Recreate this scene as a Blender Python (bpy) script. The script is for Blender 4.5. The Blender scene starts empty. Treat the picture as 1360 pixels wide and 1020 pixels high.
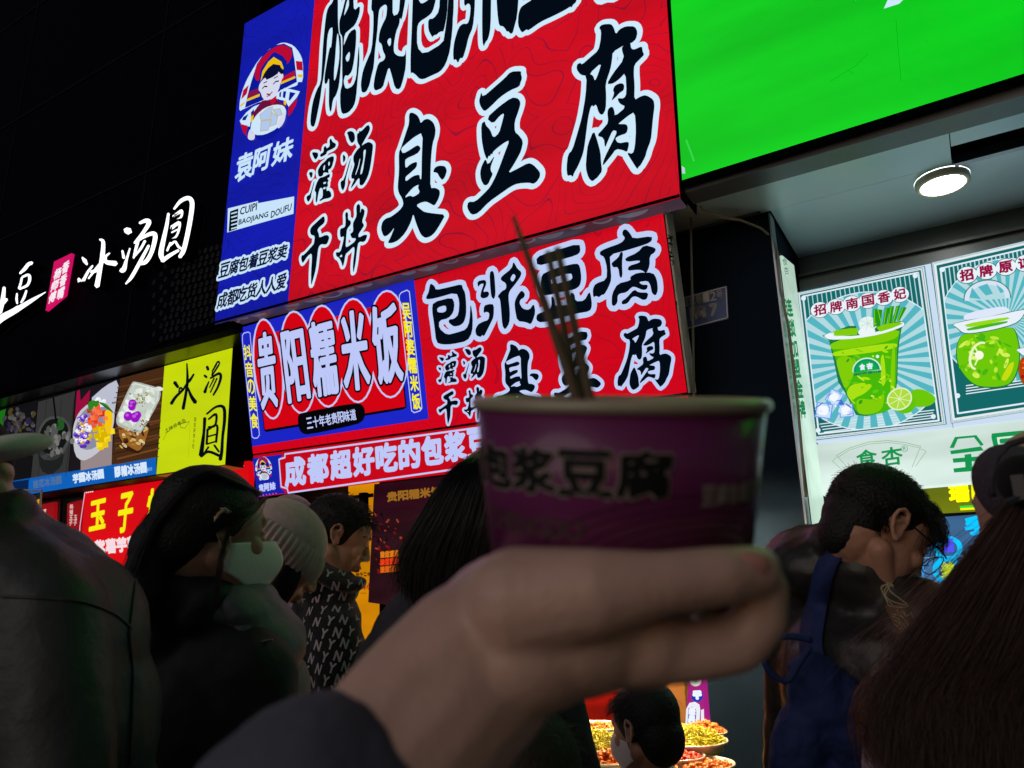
import bpy, math, random
import numpy as np
from mathutils import Vector, Matrix
from mathutils.geometry import tessellate_polygon
from mathutils.bvhtree import BVHTree

random.seed(7); rng = np.random.default_rng(7)
scene = bpy.context.scene
COL = scene.collection

# ------------------------------------------------------------------ camera
YAW, PITCH, ROLL, F = math.radians(-30.879), math.radians(15.827), math.radians(-.962), 1021.
cy, sy, cp, sp = math.cos(YAW), math.sin(YAW), math.cos(PITCH), math.sin(PITCH)
FWD = np.array([sy*cp, cy*cp, sp]); _r = np.array([cy, -sy, 0.]); _u = np.cross(_r, FWD)
RT = _r*math.cos(ROLL) + _u*math.sin(ROLL); UP = -_r*math.sin(ROLL) + _u*math.cos(ROLL)
EYE = np.array([0, 0, 1.45])
cam = bpy.data.cameras.new('camera'); camo = bpy.data.objects.new('camera', cam); COL.objects.link(camo)
camo.matrix_world = Matrix(((RT[0], UP[0], -FWD[0], EYE[0]), (RT[1], UP[1], -FWD[1], EYE[1]), (RT[2], UP[2], -FWD[2], EYE[2]), (0, 0, 0, 1)))
cam.sensor_width = 36; cam.lens = F/1360*36; cam.clip_start = .02; cam.clip_end = 500
cam.dof.use_dof = True; cam.dof.focus_distance = 3.4; cam.dof.aperture_fstop = 8.6
scene.camera = camo

# ------------------------------------------------------------------ night sky, faint sky light
world = bpy.data.worlds.new('World'); scene.world = world; world.use_nodes = True
wn = world.node_tree; wn.nodes.clear()
wo = wn.nodes.new('ShaderNodeOutputWorld'); wb = wn.nodes.new('ShaderNodeBackground'); ws = wn.nodes.new('ShaderNodeTexSky')
ws.sky_type = 'NISHITA'; ws.sun_disc = False; ws.sun_elevation = math.radians(9); ws.sun_rotation = math.radians(170)
wb.inputs['Strength'].default_value = .016
wn.links.new(ws.outputs[0], wb.inputs['Color']); wn.links.new(wb.outputs[0], wo.inputs['Surface'])
sun = bpy.data.lights.new('sun', 'SUN'); sun.energy = .44; sun.angle = math.radians(50); sun.color = (1, .88, .86)
suno = bpy.data.objects.new('sun', sun); COL.objects.link(suno)
suno.rotation_euler = Vector((.3, .9, -.30)).to_track_quat('-Z', 'Y').to_euler()      # glow of the street behind the viewer
scene.view_settings.view_transform = 'Standard'; scene.view_settings.look = 'None'
scene.view_settings.exposure = 0; scene.view_settings.gamma = 1; scene.view_settings.use_curve_mapping = False
scene.render.engine = 'CYCLES'
scene.cycles.use_denoising = True; scene.cycles.max_bounces = 6
scene.cycles.sample_clamp_indirect = 4

# ------------------------------------------------------------------ helpers: pixels to places
def ray(x, y): return FWD + RT*(x-680)/F - UP*(y-510)/F
def W(x, y, t): return EYE + ray(x, y)*t
def onY(x, y, Y): d = ray(x, y); return EYE + d*((Y-EYE[1])/d[1])
def onZ(x, y, Z): d = ray(x, y); return EYE + d*((Z-EYE[2])/d[2])
def onX(x, y, X): d = ray(x, y); return EYE + d*((X-EYE[0])/d[0])

def lin(c):
    return tuple(((v/255)/12.92 if v/255 <= .04045 else ((v/255+.055)/1.055)**2.4) for v in c)

WL = {}
def wl(o): return WL.get(o.name, np.zeros(3)) if o else np.zeros(3)
def tag(o, label=None, cat=None, group=None, kind=None):
    if label: o['label'] = label
    if cat: o['category'] = cat
    if group: o['group'] = group
    if kind: o['kind'] = kind
    return o
def thing(name, loc, label, cat, group=None):
    o = bpy.data.objects.new(name, None); COL.objects.link(o); o.location = loc; o.empty_display_size = .05
    WL[o.name] = np.array(loc, float)
    return tag(o, label, cat, group)
def mk(name, V, Fc, mats, parent=None, mi=None, smooth=False):
    V = np.asarray(V, float).reshape(-1, 3)
    base = wl(parent) if parent else np.zeros(3)
    me = bpy.data.meshes.new(name); me.from_pydata((V-base).tolist(), [], [list(map(int, f)) for f in Fc])
    if not isinstance(mats, (list, tuple)): mats = [mats]
    for m in mats: me.materials.append(m)
    if mi is not None: me.polygons.foreach_set('material_index', np.asarray(mi, 'i'))
    if smooth: me.polygons.foreach_set('use_smooth', np.ones(len(me.polygons), bool))
    me.update()
    o = bpy.data.objects.new(name, me); COL.objects.link(o)
    if parent: o.parent = parent
    WL[o.name] = base
    return o
def box(a, b):
    a = np.minimum(a, b); b = np.maximum(*(np.array(q, float) for q in (a, b))) if False else np.maximum(a, b)
    x0, y0, z0 = a; x1, y1, z1 = b
    V = [(x0,y0,z0),(x1,y0,z0),(x1,y1,z0),(x0,y1,z0),(x0,y0,z1),(x1,y0,z1),(x1,y1,z1),(x0,y1,z1)]
    return V, [(0,3,2,1),(4,5,6,7),(0,1,5,4),(1,2,6,5),(2,3,7,6),(3,0,4,7)]
def merge(parts):
    V, Fc = [], []
    for v, f in parts:
        n = len(V); V += [tuple(p) for p in v]; Fc += [tuple(i+n for i in q) for q in f]
    return V, Fc
def prism_world(front, back):
    n = len(front); V = [tuple(p) for p in front]+[tuple(p) for p in back]
    tri = tessellate_polygon([[Vector(p) for p in front]])
    Fc = [tuple(t) for t in tri]+[tuple(i+n for i in reversed(t)) for t in tri]
    Fc += [(i, (i+1) % n, (i+1) % n+n, i+n) for i in range(n)]
    return V, Fc
def tube(pts, r, n=8, closed=False):
    P = np.array(pts, float); m = len(P); R = np.full(m, r) if np.isscalar(r) else np.asarray(r, float)
    V, Fc = [], []
    T = np.gradient(P, axis=0); T /= np.linalg.norm(T, axis=1)[:, None]+1e-12
    a = np.array([0, 0, 1.]);
    if abs(T[0] @ a) > .9: a = np.array([1., 0, 0])
    N = np.cross(T[0], a); N /= np.linalg.norm(N)
    for i in range(m):
        N = N - T[i]*(N @ T[i]); N /= np.linalg.norm(N)+1e-12; B = np.cross(T[i], N)
        for k in range(n):
            th = 2*math.pi*k/n; V.append(P[i]+R[i]*(N*math.cos(th)+B*math.sin(th)))
    for i in range(m-1):
        for k in range(n):
            k2 = (k+1) % n; Fc.append((i*n+k, i*n+k2, (i+1)*n+k2, (i+1)*n+k))
    if closed:
        for k in range(n): Fc.append(((m-1)*n+k, (m-1)*n+(k+1) % n, (k+1) % n, k))
    else:
        Fc.append(tuple(range(n-1, -1, -1))); Fc.append(tuple((m-1)*n+k for k in range(n)))
    return V, Fc
def lathe(prof, c, n=48, axis=None):
    # prof list of (r, z)
    c = np.array(c, float); A = np.array([0, 0, 1.]) if axis is None else np.array(axis, float)/np.linalg.norm(axis)
    X = np.cross(A, [0, 1., 0]); X /= np.linalg.norm(X); Y = np.cross(A, X)
    V, Fc = [], []
    for r, z in prof:
        for k in range(n):
            th = 2*math.pi*k/n; V.append(c+A*z+X*r*math.cos(th)+Y*r*math.sin(th))
    for i in range(len(prof)-1):
        for k in range(n):
            k2 = (k+1) % n; Fc.append((i*n+k, i*n+k2, (i+1)*n+k2, (i+1)*n+k))
    return V, Fc

# ------------------------------------------------------------------ materials
def _mat(name):
    m = bpy.data.materials.new(name); m.use_nodes = True; nt = m.node_tree; nt.nodes.clear()
    out = nt.nodes.new('ShaderNodeOutputMaterial'); return m, nt, out
_pc = {}
def ink(c, s=1., sample=False):
    """translucent print lit from behind"""
    k = (c, s)
    if k in _pc: return _pc[k]
    m, nt, out = _mat('print_%d_%d_%d' % c)
    e = nt.nodes.new('ShaderNodeEmission'); e.inputs[0].default_value = (*lin(c), 1); e.inputs[1].default_value = s
    nt.links.new(e.outputs[0], out.inputs[0])
    m.cycles.emission_sampling = 'AUTO' if sample else 'NONE'
    _pc[k] = m; return m
def lit_film(name, c, s=1., var=.12, scale=1.6, lines=None, gloss=.35, coat=.5):
    """backlit film: uneven tube light behind it, faint sheen; optional fine printed line pattern"""
    m, nt, out = _mat(name); N = nt.nodes.new; L = nt.links.new
    tc = N('ShaderNodeTexCoord'); no = N('ShaderNodeTexNoise'); no.inputs['Scale'].default_value = scale; no.inputs['Detail'].default_value = 3
    mpp = N('ShaderNodeMapping'); mpp.inputs['Scale'].default_value = (.35, 1, 1.6); L(tc.outputs['Object'], mpp.inputs[0]); L(mpp.outputs[0], no.inputs['Vector'])
    mr = N('ShaderNodeMapRange'); mr.inputs[1].default_value = .3; mr.inputs[2].default_value = .7; mr.inputs[3].default_value = 1-var; mr.inputs[4].default_value = 1+var
    L(no.outputs[0], mr.inputs[0])
    p = N('ShaderNodeBsdfPrincipled'); p.inputs['Roughness'].default_value = gloss
    p.inputs['Base Color'].default_value = (*[v*.015+.001 for v in lin(c)], 1); p.inputs['Specular IOR Level'].default_value = .12
    n2 = N('ShaderNodeTexNoise'); n2.inputs['Scale'].default_value = 5; n2.inputs['Detail'].default_value = 6; L(tc.outputs['Object'], n2.inputs['Vector'])
    bp = N('ShaderNodeBump'); bp.inputs['Strength'].default_value = .25; bp.inputs['Distance'].default_value = .02; L(n2.outputs[0], bp.inputs['Height']); L(bp.outputs[0], p.inputs['Normal'])
    col = N('ShaderNodeRGB'); col.outputs[0].default_value = (*lin(c), 1); src = col.outputs[0]
    if lines:
        lc, sc, dist, w = lines
        wv = N('ShaderNodeTexWave'); wv.wave_type = 'RINGS'; wv.rings_direction = 'SPHERICAL'
        vo = N('ShaderNodeTexVoronoi'); vo.feature = 'F1'; vo.inputs['Scale'].default_value = sc*.14; vo.inputs['Randomness'].default_value = 1
        mp = N('ShaderNodeMapping'); mp.inputs['Scale'].default_value = (1, .0001, 1); L(tc.outputs['Object'], mp.inputs[0])
        nz = N('ShaderNodeTexNoise'); nz.inputs['Scale'].default_value = 2.2; nz.inputs['Detail'].default_value = 1; L(mp.outputs[0], nz.inputs['Vector'])
        ad = N('ShaderNodeVectorMath'); ad.operation = 'MULTIPLY_ADD'; ad.inputs[1].default_value = (dist, dist, dist); L(nz.outputs['Color'], ad.inputs[0]); L(mp.outputs[0], ad.inputs[2])
        L(ad.outputs[0], vo.inputs['Vector'])
        ml = N('ShaderNodeMath'); ml.operation = 'MULTIPLY'; ml.inputs[1].default_value = 9.5; L(vo.outputs['Distance'], ml.inputs[0])
        fr = N('ShaderNodeMath'); fr.operation = 'FRACT'; L(ml.outputs[0], fr.inputs[0])
        cmpn = N('ShaderNodeMath'); cmpn.operation = 'LESS_THAN'; cmpn.inputs[1].default_value = w; L(fr.outputs[0], cmpn.inputs[0])
        mx = N('ShaderNodeMix'); mx.data_type = 'RGBA'; L(cmpn.outputs[0], mx.inputs[0]); L(src, mx.inputs[6]); mx.inputs[7].default_value = (*lin(lc), 1)
        src = mx.outputs[2]
    L(src, p.inputs['Emission Color'])
    mu = N('ShaderNodeMath'); mu.operation = 'MULTIPLY'; mu.inputs[1].default_value = s; L(mr.outputs[0], mu.inputs[0]); L(mu.outputs[0], p.inputs['Emission Strength'])
    L(p.outputs[0], out.inputs[0]); return m
def surf(name, c, rough=.6, metal=0., bump=.0, bscale=40., var=.15, vscale=3., spec=.5, sheen=0., coat=0., dist=.01, detail=4):
    m, nt, out = _mat(name); N = nt.nodes.new; L = nt.links.new
    p = N('ShaderNodeBsdfPrincipled'); p.inputs['Roughness'].default_value = rough; p.inputs['Metallic'].default_value = metal
    p.inputs['Specular IOR Level'].default_value = spec
    if sheen: p.inputs['Sheen Weight'].default_value = sheen
    if coat: p.inputs['Coat Weight'].default_value = coat
    tc = N('ShaderNodeTexCoord'); no = N('ShaderNodeTexNoise'); no.inputs['Scale'].default_value = vscale; no.inputs['Detail'].default_value = 5
    L(tc.outputs['Object'], no.inputs['Vector'])
    mx = N('ShaderNodeMix'); mx.data_type = 'RGBA'; mx.inputs[6].default_value = (*[v*(1-var*2) for v in lin(c)], 1); mx.inputs[7].default_value = (*[min(1, v*(1+var*2)) for v in lin(c)], 1)
    L(no.outputs[0], mx.inputs[0]); L(mx.outputs[2], p.inputs['Base Color'])
    if bump:
        n2 = N('ShaderNodeTexNoise'); n2.inputs['Scale'].default_value = bscale; n2.inputs['Detail'].default_value = detail; L(tc.outputs['Object'], n2.inputs['Vector'])
        b = N('ShaderNodeBump'); b.inputs['Strength'].default_value = bump; b.inputs['Distance'].default_value = dist
        L(n2.outputs[0], b.inputs['Height']); L(b.outputs[0], p.inputs['Normal'])
    L(p.outputs[0], out.inputs[0]); return m
def skin_mat(name, c, rough=.45, sss=.12):
    m = surf(name, c, rough, bump=.25, bscale=260, var=.12, vscale=22, dist=.002)
    p = [n for n in m.node_tree.nodes if n.type == 'BSDF_PRINCIPLED'][0]
    p.inputs['Subsurface Weight'].default_value = sss; p.inputs['Subsurface Radius'].default_value = (.01, .004, .002)
    p.inputs['Subsurface Scale'].default_value = 1
    return m

# ------------------------------------------------------------------ printed boards
class Plane:
    def __init__(s, O, U, V):
        s.O = np.array(O, float); s.U = np.array(U, float)/np.linalg.norm(U); V = np.array(V, float); s.V = V/np.linalg.norm(V)
        s.N = np.cross(s.U, s.V); s.N /= np.linalg.norm(s.N)
        if s.N @ (EYE-s.O) < 0: s.N = -s.N
    def px(s, x, y):
        d = ray(x, y); t = ((s.O-EYE) @ s.N)/(d @ s.N); p = EYE+d*t-s.O
        return np.array([p @ s.U, p @ s.V])
    def w(s, uv, h=0.): return s.O+s.U*uv[0]+s.V*uv[1]+s.N*h
    def pts(s, P, o=(0, 0), k=1.): return [s.px(o[0]+x/k, o[1]+y/k) for x, y in P]
def facade(Y): return Plane((0, Y, 0), (1, 0, 0), (0, 0, 1))

_tc = {}
def glyph(body):
    if body in _tc: return _tc[body]
    c = bpy.data.curves.new('tmp', 'FONT'); c.body = body; c.resolution_u = 2; c.fill_mode = 'FRONT'
    o = bpy.data.objects.new('tmp', c); COL.objects.link(o)
    dg = bpy.context.evaluated_depsgraph_get(); me = bpy.data.meshes.new_from_object(o.evaluated_get(dg))
    V = np.array([v.co[:2] for v in me.vertices]); Fc = [tuple(p.vertices) for p in me.polygons]
    bpy.data.objects.remove(o); bpy.data.curves.remove(c); bpy.data.meshes.remove(me)
    cnt = {}
    for f in Fc:
        for a, b in zip(f, f[1:]+f[:1]): k = (min(a, b), max(a, b)); cnt[k] = cnt.get(k, 0)+1
    E = [k for k, n in cnt.items() if n == 1]
    lo, hi = V.min(0), V.max(0); V = (V-lo)/(hi-lo)
    _tc[body] = (V, Fc, E); return _tc[body]
def chaikin(P, n=1):
    P = [np.array(p, float) for p in P]
    for _ in range(n):
        Q = []
        for a, b in zip(P, P[1:]+P[:1]): Q += [a*.78+b*.22, a*.22+b*.78]
        P = Q
    return P
class Board:
    def __init__(s, plane, o=(0, 0), k=1.): s.p = plane; s.V = []; s.F = []; s.M = []; s.mats = []; s.o = o; s.k = k; s.step = .0006; s.base = .0012
    def at(s, o, k): s.o = o; s.k = k; return s
    def mi(s, m):
        if isinstance(m, tuple): m = ink(m)
        if m not in s.mats: s.mats.append(m)
        return s.mats.index(m)
    def add(s, uv, faces, m, lay):
        n = len(s.V); h = s.base+lay*s.step; i = s.mi(m)
        s.V += [s.p.w(q, h) for q in uv]; s.F += [tuple(a+n for a in f) for f in faces]; s.M += [i]*len(faces)
    def uv(s, P): return s.p.pts(P, s.o, s.k)
    def poly(s, P, m, lay=0, sm=0, raw=False):
        uv = P if raw else s.uv(P)
        if sm: uv = chaikin(uv, sm)
        tri = tessellate_polygon([[Vector((a[0], a[1], 0)) for a in uv]])
        s.add(uv, tri, m, lay); return uv
    def caps(s, segs, r, m, lay):
        uv = []; fc = []
        for a, b in segs:
            a = np.array(a); b = np.array(b); d = b-a; L = np.linalg.norm(d)
            if L < 1e-7: continue
            d = d/L; nn = np.array([-d[1], d[0]]); n = len(uv)
            th = math.atan2(d[1], d[0])
            for c0, st in ((b, th-math.pi/2), (a, th+math.pi/2)):
                for q in range(5): an = st+math.pi*q/4; uv.append(c0+r*np.array([math.cos(an), math.sin(an)]))
            fc.append(tuple(range(n, n+10)))
        if uv: s.add(uv, fc, m, lay)
    def line(s, P, r, m, lay=1, closed=False, raw=False):
        uv = P if raw else s.uv(P); segs = list(zip(uv, uv[1:]))
        if closed: segs.append((uv[-1], uv[0]))
        s.caps(segs, r, m, lay)
    def ell(s, c, rx, ry, m, lay=0, rot=0, n=28, line=None, a0=0, a1=360):
        P = []
        for q in range(n if a1-a0 == 360 else n+1):
            t = math.radians(a0+(a1-a0)*q/n); x, y = rx*math.cos(t), ry*math.sin(t); r = math.radians(rot)
            P.append((c[0]+x*math.cos(r)-y*math.sin(r), c[1]+x*math.sin(r)+y*math.cos(r)))
        if line: s.line(P, line, m, lay, closed=(a1-a0 == 360))
        else: s.poly(P, m, lay)
    def text(s, body, tl, tr, bl, m, lay=2, bold=0., out=None, grow=0.):
        """body set in the parallelogram tl, tr, bl (photo pixels on this plane)"""
        V, Fc, E = glyph(body); a, b, c = s.uv([tl, tr, bl]); uv = [c+(b-a)*x+(a-c)*y for x, y in V]
        segs = [(uv[i], uv[j]) for i, j in E]
        if out: s.caps(segs, out[0], out[1], lay-1); s.add(uv, Fc, out[1], lay-1)
        s.add(uv, Fc, m, lay)
        if bold: s.caps(segs, bold, m, lay)
    def vtext(s, body, top, bot, w, m, lay=2, bold=0., fill=.86, slant=0., out=None):
        """characters stacked from top to bottom, w wide"""
        n = len(body); t = np.array(top, float); d = (np.array(bot, float)-t)/n
        for i, ch in enumerate(body):
            p = t+d*(i+(1-fill)/2); q = p+d*fill; rx = np.array([w, -w*slant])
            hh = .45 if ch in '一の' else .5
            s.text(ch, p-rx*.5, p+rx*.5, q-rx*.5, m, lay, bold, out)
    def htext(s, body, l_top, r_top, l_bot, m, lay=2, bold=0., fill=.88, out=None):
        """characters in a row, each filling its own cell"""
        n = len(body); a, b, c = (np.array(v, float) for v in (l_top, r_top, l_bot)); d = (b-a)/n
        for i, ch in enumerate(body):
            if ch == ' ': continue
            p = a+d*(i+(1-fill)/2); s.text(ch, p, p+d*fill, p+(c-a), m, lay, bold, out)
    def brush(s, black, white, r, mb, mw, lay=2, xf=None, wob=.0):
        allp = []
        for P in black:
            uv = s.uv(P)
            if xf: uv = [xf(q) for q in uv]
            uv = chaikin(uv, 1)
            if wob: uv = [q+rng.normal(0, wob, 2) for q in uv]
            allp.append(uv)
        for uv in allp:
            s.caps(list(zip(uv, uv[1:]+uv[:1])), r, mw, lay)
            s.poly(uv, mw, lay, raw=True); s.poly(uv, mb, lay+1, raw=True)
        for P in white:
            uv = s.uv(P)
            if xf: uv = [xf(q) for q in uv]
            s.poly(chaikin(uv, 1), mw, lay+2, raw=True)
    def build(s, name, parent, kind=None):
        o = mk(name, s.V, s.F, s.mats, parent, s.M)
        return o
def slab(plane, uv, h0, h1):
    """closed slab with outline uv between heights h0 (back) and h1 (front)"""
    return prism_world([plane.w(q, h1) for q in uv], [plane.w(q, h0) for q in uv])
# ================================================================== materials of the place
WHITE = (206, 234, 252); LAV = (190, 206, 246); INK = (3, 12, 22); RED = (205, 0, 22); BLUE = (10, 22, 168); YEL = (250, 240, 20)
m_black = surf('black_metal', (3, 5, 18), .8, bump=.1, bscale=8, spec=.03)
m_dark = surf('dark_cladding', (8, 11, 18), .6, bump=.15, bscale=6, spec=.2)
m_dark2 = surf('pillar_cladding', (16, 30, 46), .7, spec=.06, bump=.12, bscale=5, var=.3)
m_steel = surf('brushed_steel', (150, 158, 165), .28, metal=.9, bump=.1, bscale=20)
m_alu = surf('grey_sign_side', (206, 204, 186), .5, bump=.2, bscale=30, var=.3, vscale=12)
m_conc = surf('asphalt', (60, 60, 62), .8, bump=.5, bscale=60)
m_cable = surf('cable_sheath', (150, 150, 130), .5)
m_wood = surf('door_wood', (70, 46, 28), .5, bump=.2, bscale=30)
m_wallg = surf('painted_wall', (120, 140, 138), .7)

# ================================================================== ground, far walls
gs = 200
g = mk('ground', [(-gs, -gs, 0), (gs, -gs, 0), (gs, gs, 0), (-gs, gs, 0)], [(0, 1, 2, 3)], m_conc); tag(g, kind='structure')

# left shop building: a dark block with fascia and canopy underside
lb = thing('shop_building', (-9, 3.02, 0), 'black clad shop front at the left, behind the white lit letters', 'building')
V, Fc = box((-16, 3.02, 3.14), (-3.86, 3.1, 13)); mk('fascia', V, Fc, m_black, lb)
V, Fc = box((-16, 4.6, 0), (-3.4, 4.7, 3.14)); mk('wall', V, Fc, m_dark, lb)
m_soff = surf('canopy_underside', (58, 66, 66), .3, metal=.3, var=.25, vscale=2)
for i in range(6):
    x1 = -3.86-i*1.1; V, Fc = box((x1-1.094, 3.1, 3.14+(.002 if i % 2 else 0)), (x1, 3.5, 3.17)); mk('canopy_panel', V, Fc, m_soff, lb)
V, Fc = box((-16, 3.1, 3.17), (-3.86, 4.6, 13)); mk('upper_block', V, Fc, m_dark, lb)
# upper floor of the middle shop and the right shop
mb = thing('shop_building', (-2.4, 3.2, 0), 'dark middle shop front behind the big red and blue tofu sign', 'building')
V, Fc = box((-3.84, 3.3, 3.2), (-1.1, 6, 13)); mk('upper_block', V, Fc, m_dark, mb)
V, Fc = box((-3.84, 5.2, 0), (-1.1, 5.3, 3.2)); mk('wall', V, Fc, m_wallg, mb)
V, Fc = box((-4.02, 3.42, 0), (-3.84, 5.2, 3.12)); mk('side_wall', V, Fc, m_dark, mb)
V, Fc = box((-3.84, 3.45, 2.9), (-1.12, 5.2, 2.93)); mk('ceiling', V, Fc, m_dark, mb)

m_joint = surf('joint_strip', (14, 16, 28), .8, spec=.1)
for x0 in (-11.6, -9.4, -7.2, -5.0): V, Fc = box((x0, 3.012, 3.2), (x0+.012, 3.019, 12.9)); mk('joint_strip', V, Fc, m_joint, lb)
for z0 in (4.62, 5.9, 7.2): V, Fc = box((-15.9, 3.010, z0), (-4.1, 3.018, z0+.014)); mk('joint_strip', V, Fc, m_joint, lb)
# perforated metal infill at the end of the black fascia
FA = facade(3.02)
b = Board(FA); V, Fc = [], []
holes = []
m_perf = surf('perforated_sheet', (46, 48, 44), .35, metal=.6)
m_hole = surf('hole_dark', (4, 4, 5), .9)
pf = thing('perforated_panel', onY(265, 400, 3.0), 'perforated black metal panel at the end of the black fascia', 'panel')
q = [FA.px(*p) for p in ((200, 352), (306, 322), (306, 429), (200, 462))]
V, Fc = slab(FA, q, .001, .012); mk('sheet', V, Fc, m_black, pf)
hv, hf = [], []; rv, rf = [], []
for i in range(13):
    for j in range(12):
        cx, cyy = 206+i*7.6+(j % 2)*2, 352-i*2.1+j*8.6+(6 if i < 5 else 0)
        if cx < 238+(j*-2) and (i+j) % 2: continue
        c = FA.px(cx, cyy); n0 = len(hv)
        for k in range(10): hv.append(FA.w((c[0]+.014*math.cos(k*math.pi/5), c[1]+.016*math.sin(k*math.pi/5)), .0136))
        hf.append(tuple(range(n0, n0+10))); n0 = len(rv)
        for k in range(10): rv.append(FA.w((c[0]+.017*math.cos(k*math.pi/5)+.002, c[1]+.019*math.sin(k*math.pi/5)-.002), .013))
        rf.append(tuple(range(n0, n0+10)))
tag(mk('hole_rim', rv, rf, m_perf, pf), kind='stuff'); tag(mk('hole', hv, hf, m_hole, pf), kind='stuff')

# ================================================================== big tofu sign
P1 = facade(3.0)
big = thing('lightbox_sign', onY(590, 380, 3.0), 'huge red and blue stinky tofu lightbox with black brush characters and girl emblem', 'sign')
TL, BL, BR = P1.px(325, 32), P1.px(285, 430), P1.px(903, 262); TR = np.array([BR[0]+.035, 5.5]); TL = np.array([TL[0], 5.5])
sT, sB = P1.px(418, 0), P1.px(382.5, 403); k_ = (5.5-sT[1])/(sB[1]-sT[1]); sT = sT+(sB-sT)*k_
sB = BL+(BR-BL)*((sB[0]-BL[0])/(BR[0]-BL[0]))
m_redf = lit_film('red_film', (200, 0, 26), 1., .22, lines=((152, 4, 42), 15, .5, .07))
m_bluef = lit_film('blue_film', (10, 22, 168), 1., .22, lines=((8, 16, 136), 15, .5, .08))
V, Fc = slab(P1, [TL, TR, BR, BL], -.1, -.004); mk('case', V, Fc, m_black, big)
V, Fc = slab(P1, [TL, sT, sB, BL], -.004, 0); mk('blue_panel', V, Fc, m_bluef, big)
V, Fc = slab(P1, [sT, TR, BR, sB], -.004, 0); mk('red_panel', V, Fc, m_redf, big)
# underside of the box: banner film folded under the frame
m_under = lit_film('folded_film', (88, 68, 84), .4, .25, scale=5, gloss=.3)
m_under2 = lit_film('folded_film_pale', (126, 118, 136), .45, .3, scale=6)
un = mk('underside', [P1.w(BL+[0, -.003], .0), P1.w(BR+[0, -.003], 0), P1.w(BR+[0, -.003], -.1), P1.w(BL+[0, -.003], -.1)], [(0, 1, 2, 3)], m_under, big)
fo = Board(Plane(P1.w(BL+[0, -.003], 0), P1.w(BR)-P1.w(BL), (0, 1, 0)))
fo.p.N = np.array([0, 0, -1.])
L_ = np.linalg.norm(BR-BL)
for i in range(22):
    c = (.12+i*.145+rng.uniform(-.03, .03), .0); rr = rng.uniform(.03, .06); a = rng.uniform(0, .5)
    if i in (3, 9, 14) or c[0] > L_-.12: continue
    pts = [np.array([c[0]+rr*1.3*math.cos(t), .004+rr*.9*abs(math.sin(t))]) for t in np.linspace(a, math.pi-a*.4, 9)]
    if i % 3: fo.poly(pts, m_under2, 0, raw=True)
    else: fo.line(pts, .008, m_under2, 0, raw=True)
fo.build('folded_print', big)
V, Fc = slab(P1, [BL+[0, .0], BR, BR+[0, .014], BL+[0, .014]], .001, .006); mk('bottom_trim', V, Fc, m_black, big)

B = Board(P1)
big_chars = {}
# --- top line
B.at((400, 0), 6.8)
cui = [[(335,0),(335,200),(345,310),(362,330),(365,470),(360,620),(345,780),(320,860),(290,900),(275,1010),(262,1008),(252,940),(255,800),(255,700),(235,760),(215,760),(212,700),(235,560),(250,480),(262,430),(275,430),(290,250),(260,260),(240,330),(230,500),(205,700),(190,780),(175,900),(140,1080),(120,1150),(90,1140),(85,1080),(105,930),(140,820),(180,750),(190,600),(200,400),(225,150),(245,70),(290,20),(300,-60),(335,-60)],
 [(400,0),(370,120),(345,200),(350,300),(375,330),(375,440),(372,600),(375,760),(355,830),(355,950),(370,1035),(430,1020),(480,960),(500,880),(515,700),(530,560),(525,390),(510,560),(500,700),(470,780),(405,810),(385,740),(400,680),(425,690),(460,650),(480,560),(500,380),(500,255),(440,290),(400,380),(385,420),(395,310),(440,270),(490,230),(530,130),(535,50),(480,100),(475,0),(475,-70),(420,-70)]]
B.brush(cui, [[(318,420),(330,300),(340,320),(350,450),(345,560),(320,700),(300,740),(300,640),(312,520)],[(440,465),(445,500),(435,550),(415,562),(402,520)],[(435,0),(435,60),(390,150),(395,110),(420,0)],[(270,255),(290,250),(275,430),(262,375),(245,400),(240,520),(232,500),(240,330)]], .03, INK, WHITE, 2)
pi = [[(640,-60),(640,0),(635,90),(655,110),(655,250),(640,450),(600,540),(560,640),(540,760),(550,840),(590,835),(620,770),(635,700),(660,600),(670,450),(690,300),(700,150),(710,80),(760,40),(780,60),(770,160),(740,215),(710,290),(700,380),(730,400),(740,460),(765,510),(750,548),(700,570),(670,680),(655,780),(670,825),(740,795),(760,720),(795,600),(820,680),(850,800),(895,812),(925,720),(950,600),(950,430),(940,510),(880,510),(840,480),(840,400),(860,290),(890,220),(895,160),(910,190),(945,0),(945,-60)]]
B.brush(pi, [[(815,345),(790,355),(780,385),(800,425),(815,400)],[(830,-70),(830,0),(830,150),(885,125),(895,0),(895,-70)]], .03, INK, WHITE, 2)
bao = [[(1010,-60),(1010,0),(1000,300),(990,500),(990,670),(1005,655),(1040,680),(1070,715),(1110,718),(1170,690),(1260,650),(1310,580),(1350,450),(1365,250),(1380,100),(1380,-60),(1330,-60),(1330,0),(1320,150),(1300,300),(1285,390),(1110,495),(1050,430),(1050,250),(1070,200),(1150,150),(1190,110),(1220,0),(1220,-60)],
 [(1150,175),(1200,170),(1250,100),(1255,-60),(1330,-60),(1320,140),(1290,290),(1270,285),(1240,300),(1230,315),(1200,322),(1190,340),(1175,320),(1150,270)]]
B.brush(bao, [[(1065,-20),(1065,5),(1090,40),(1150,5),(1150,-20)]], .03, INK, WHITE, 2)
B.at((580, 0), 6.8)
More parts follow.
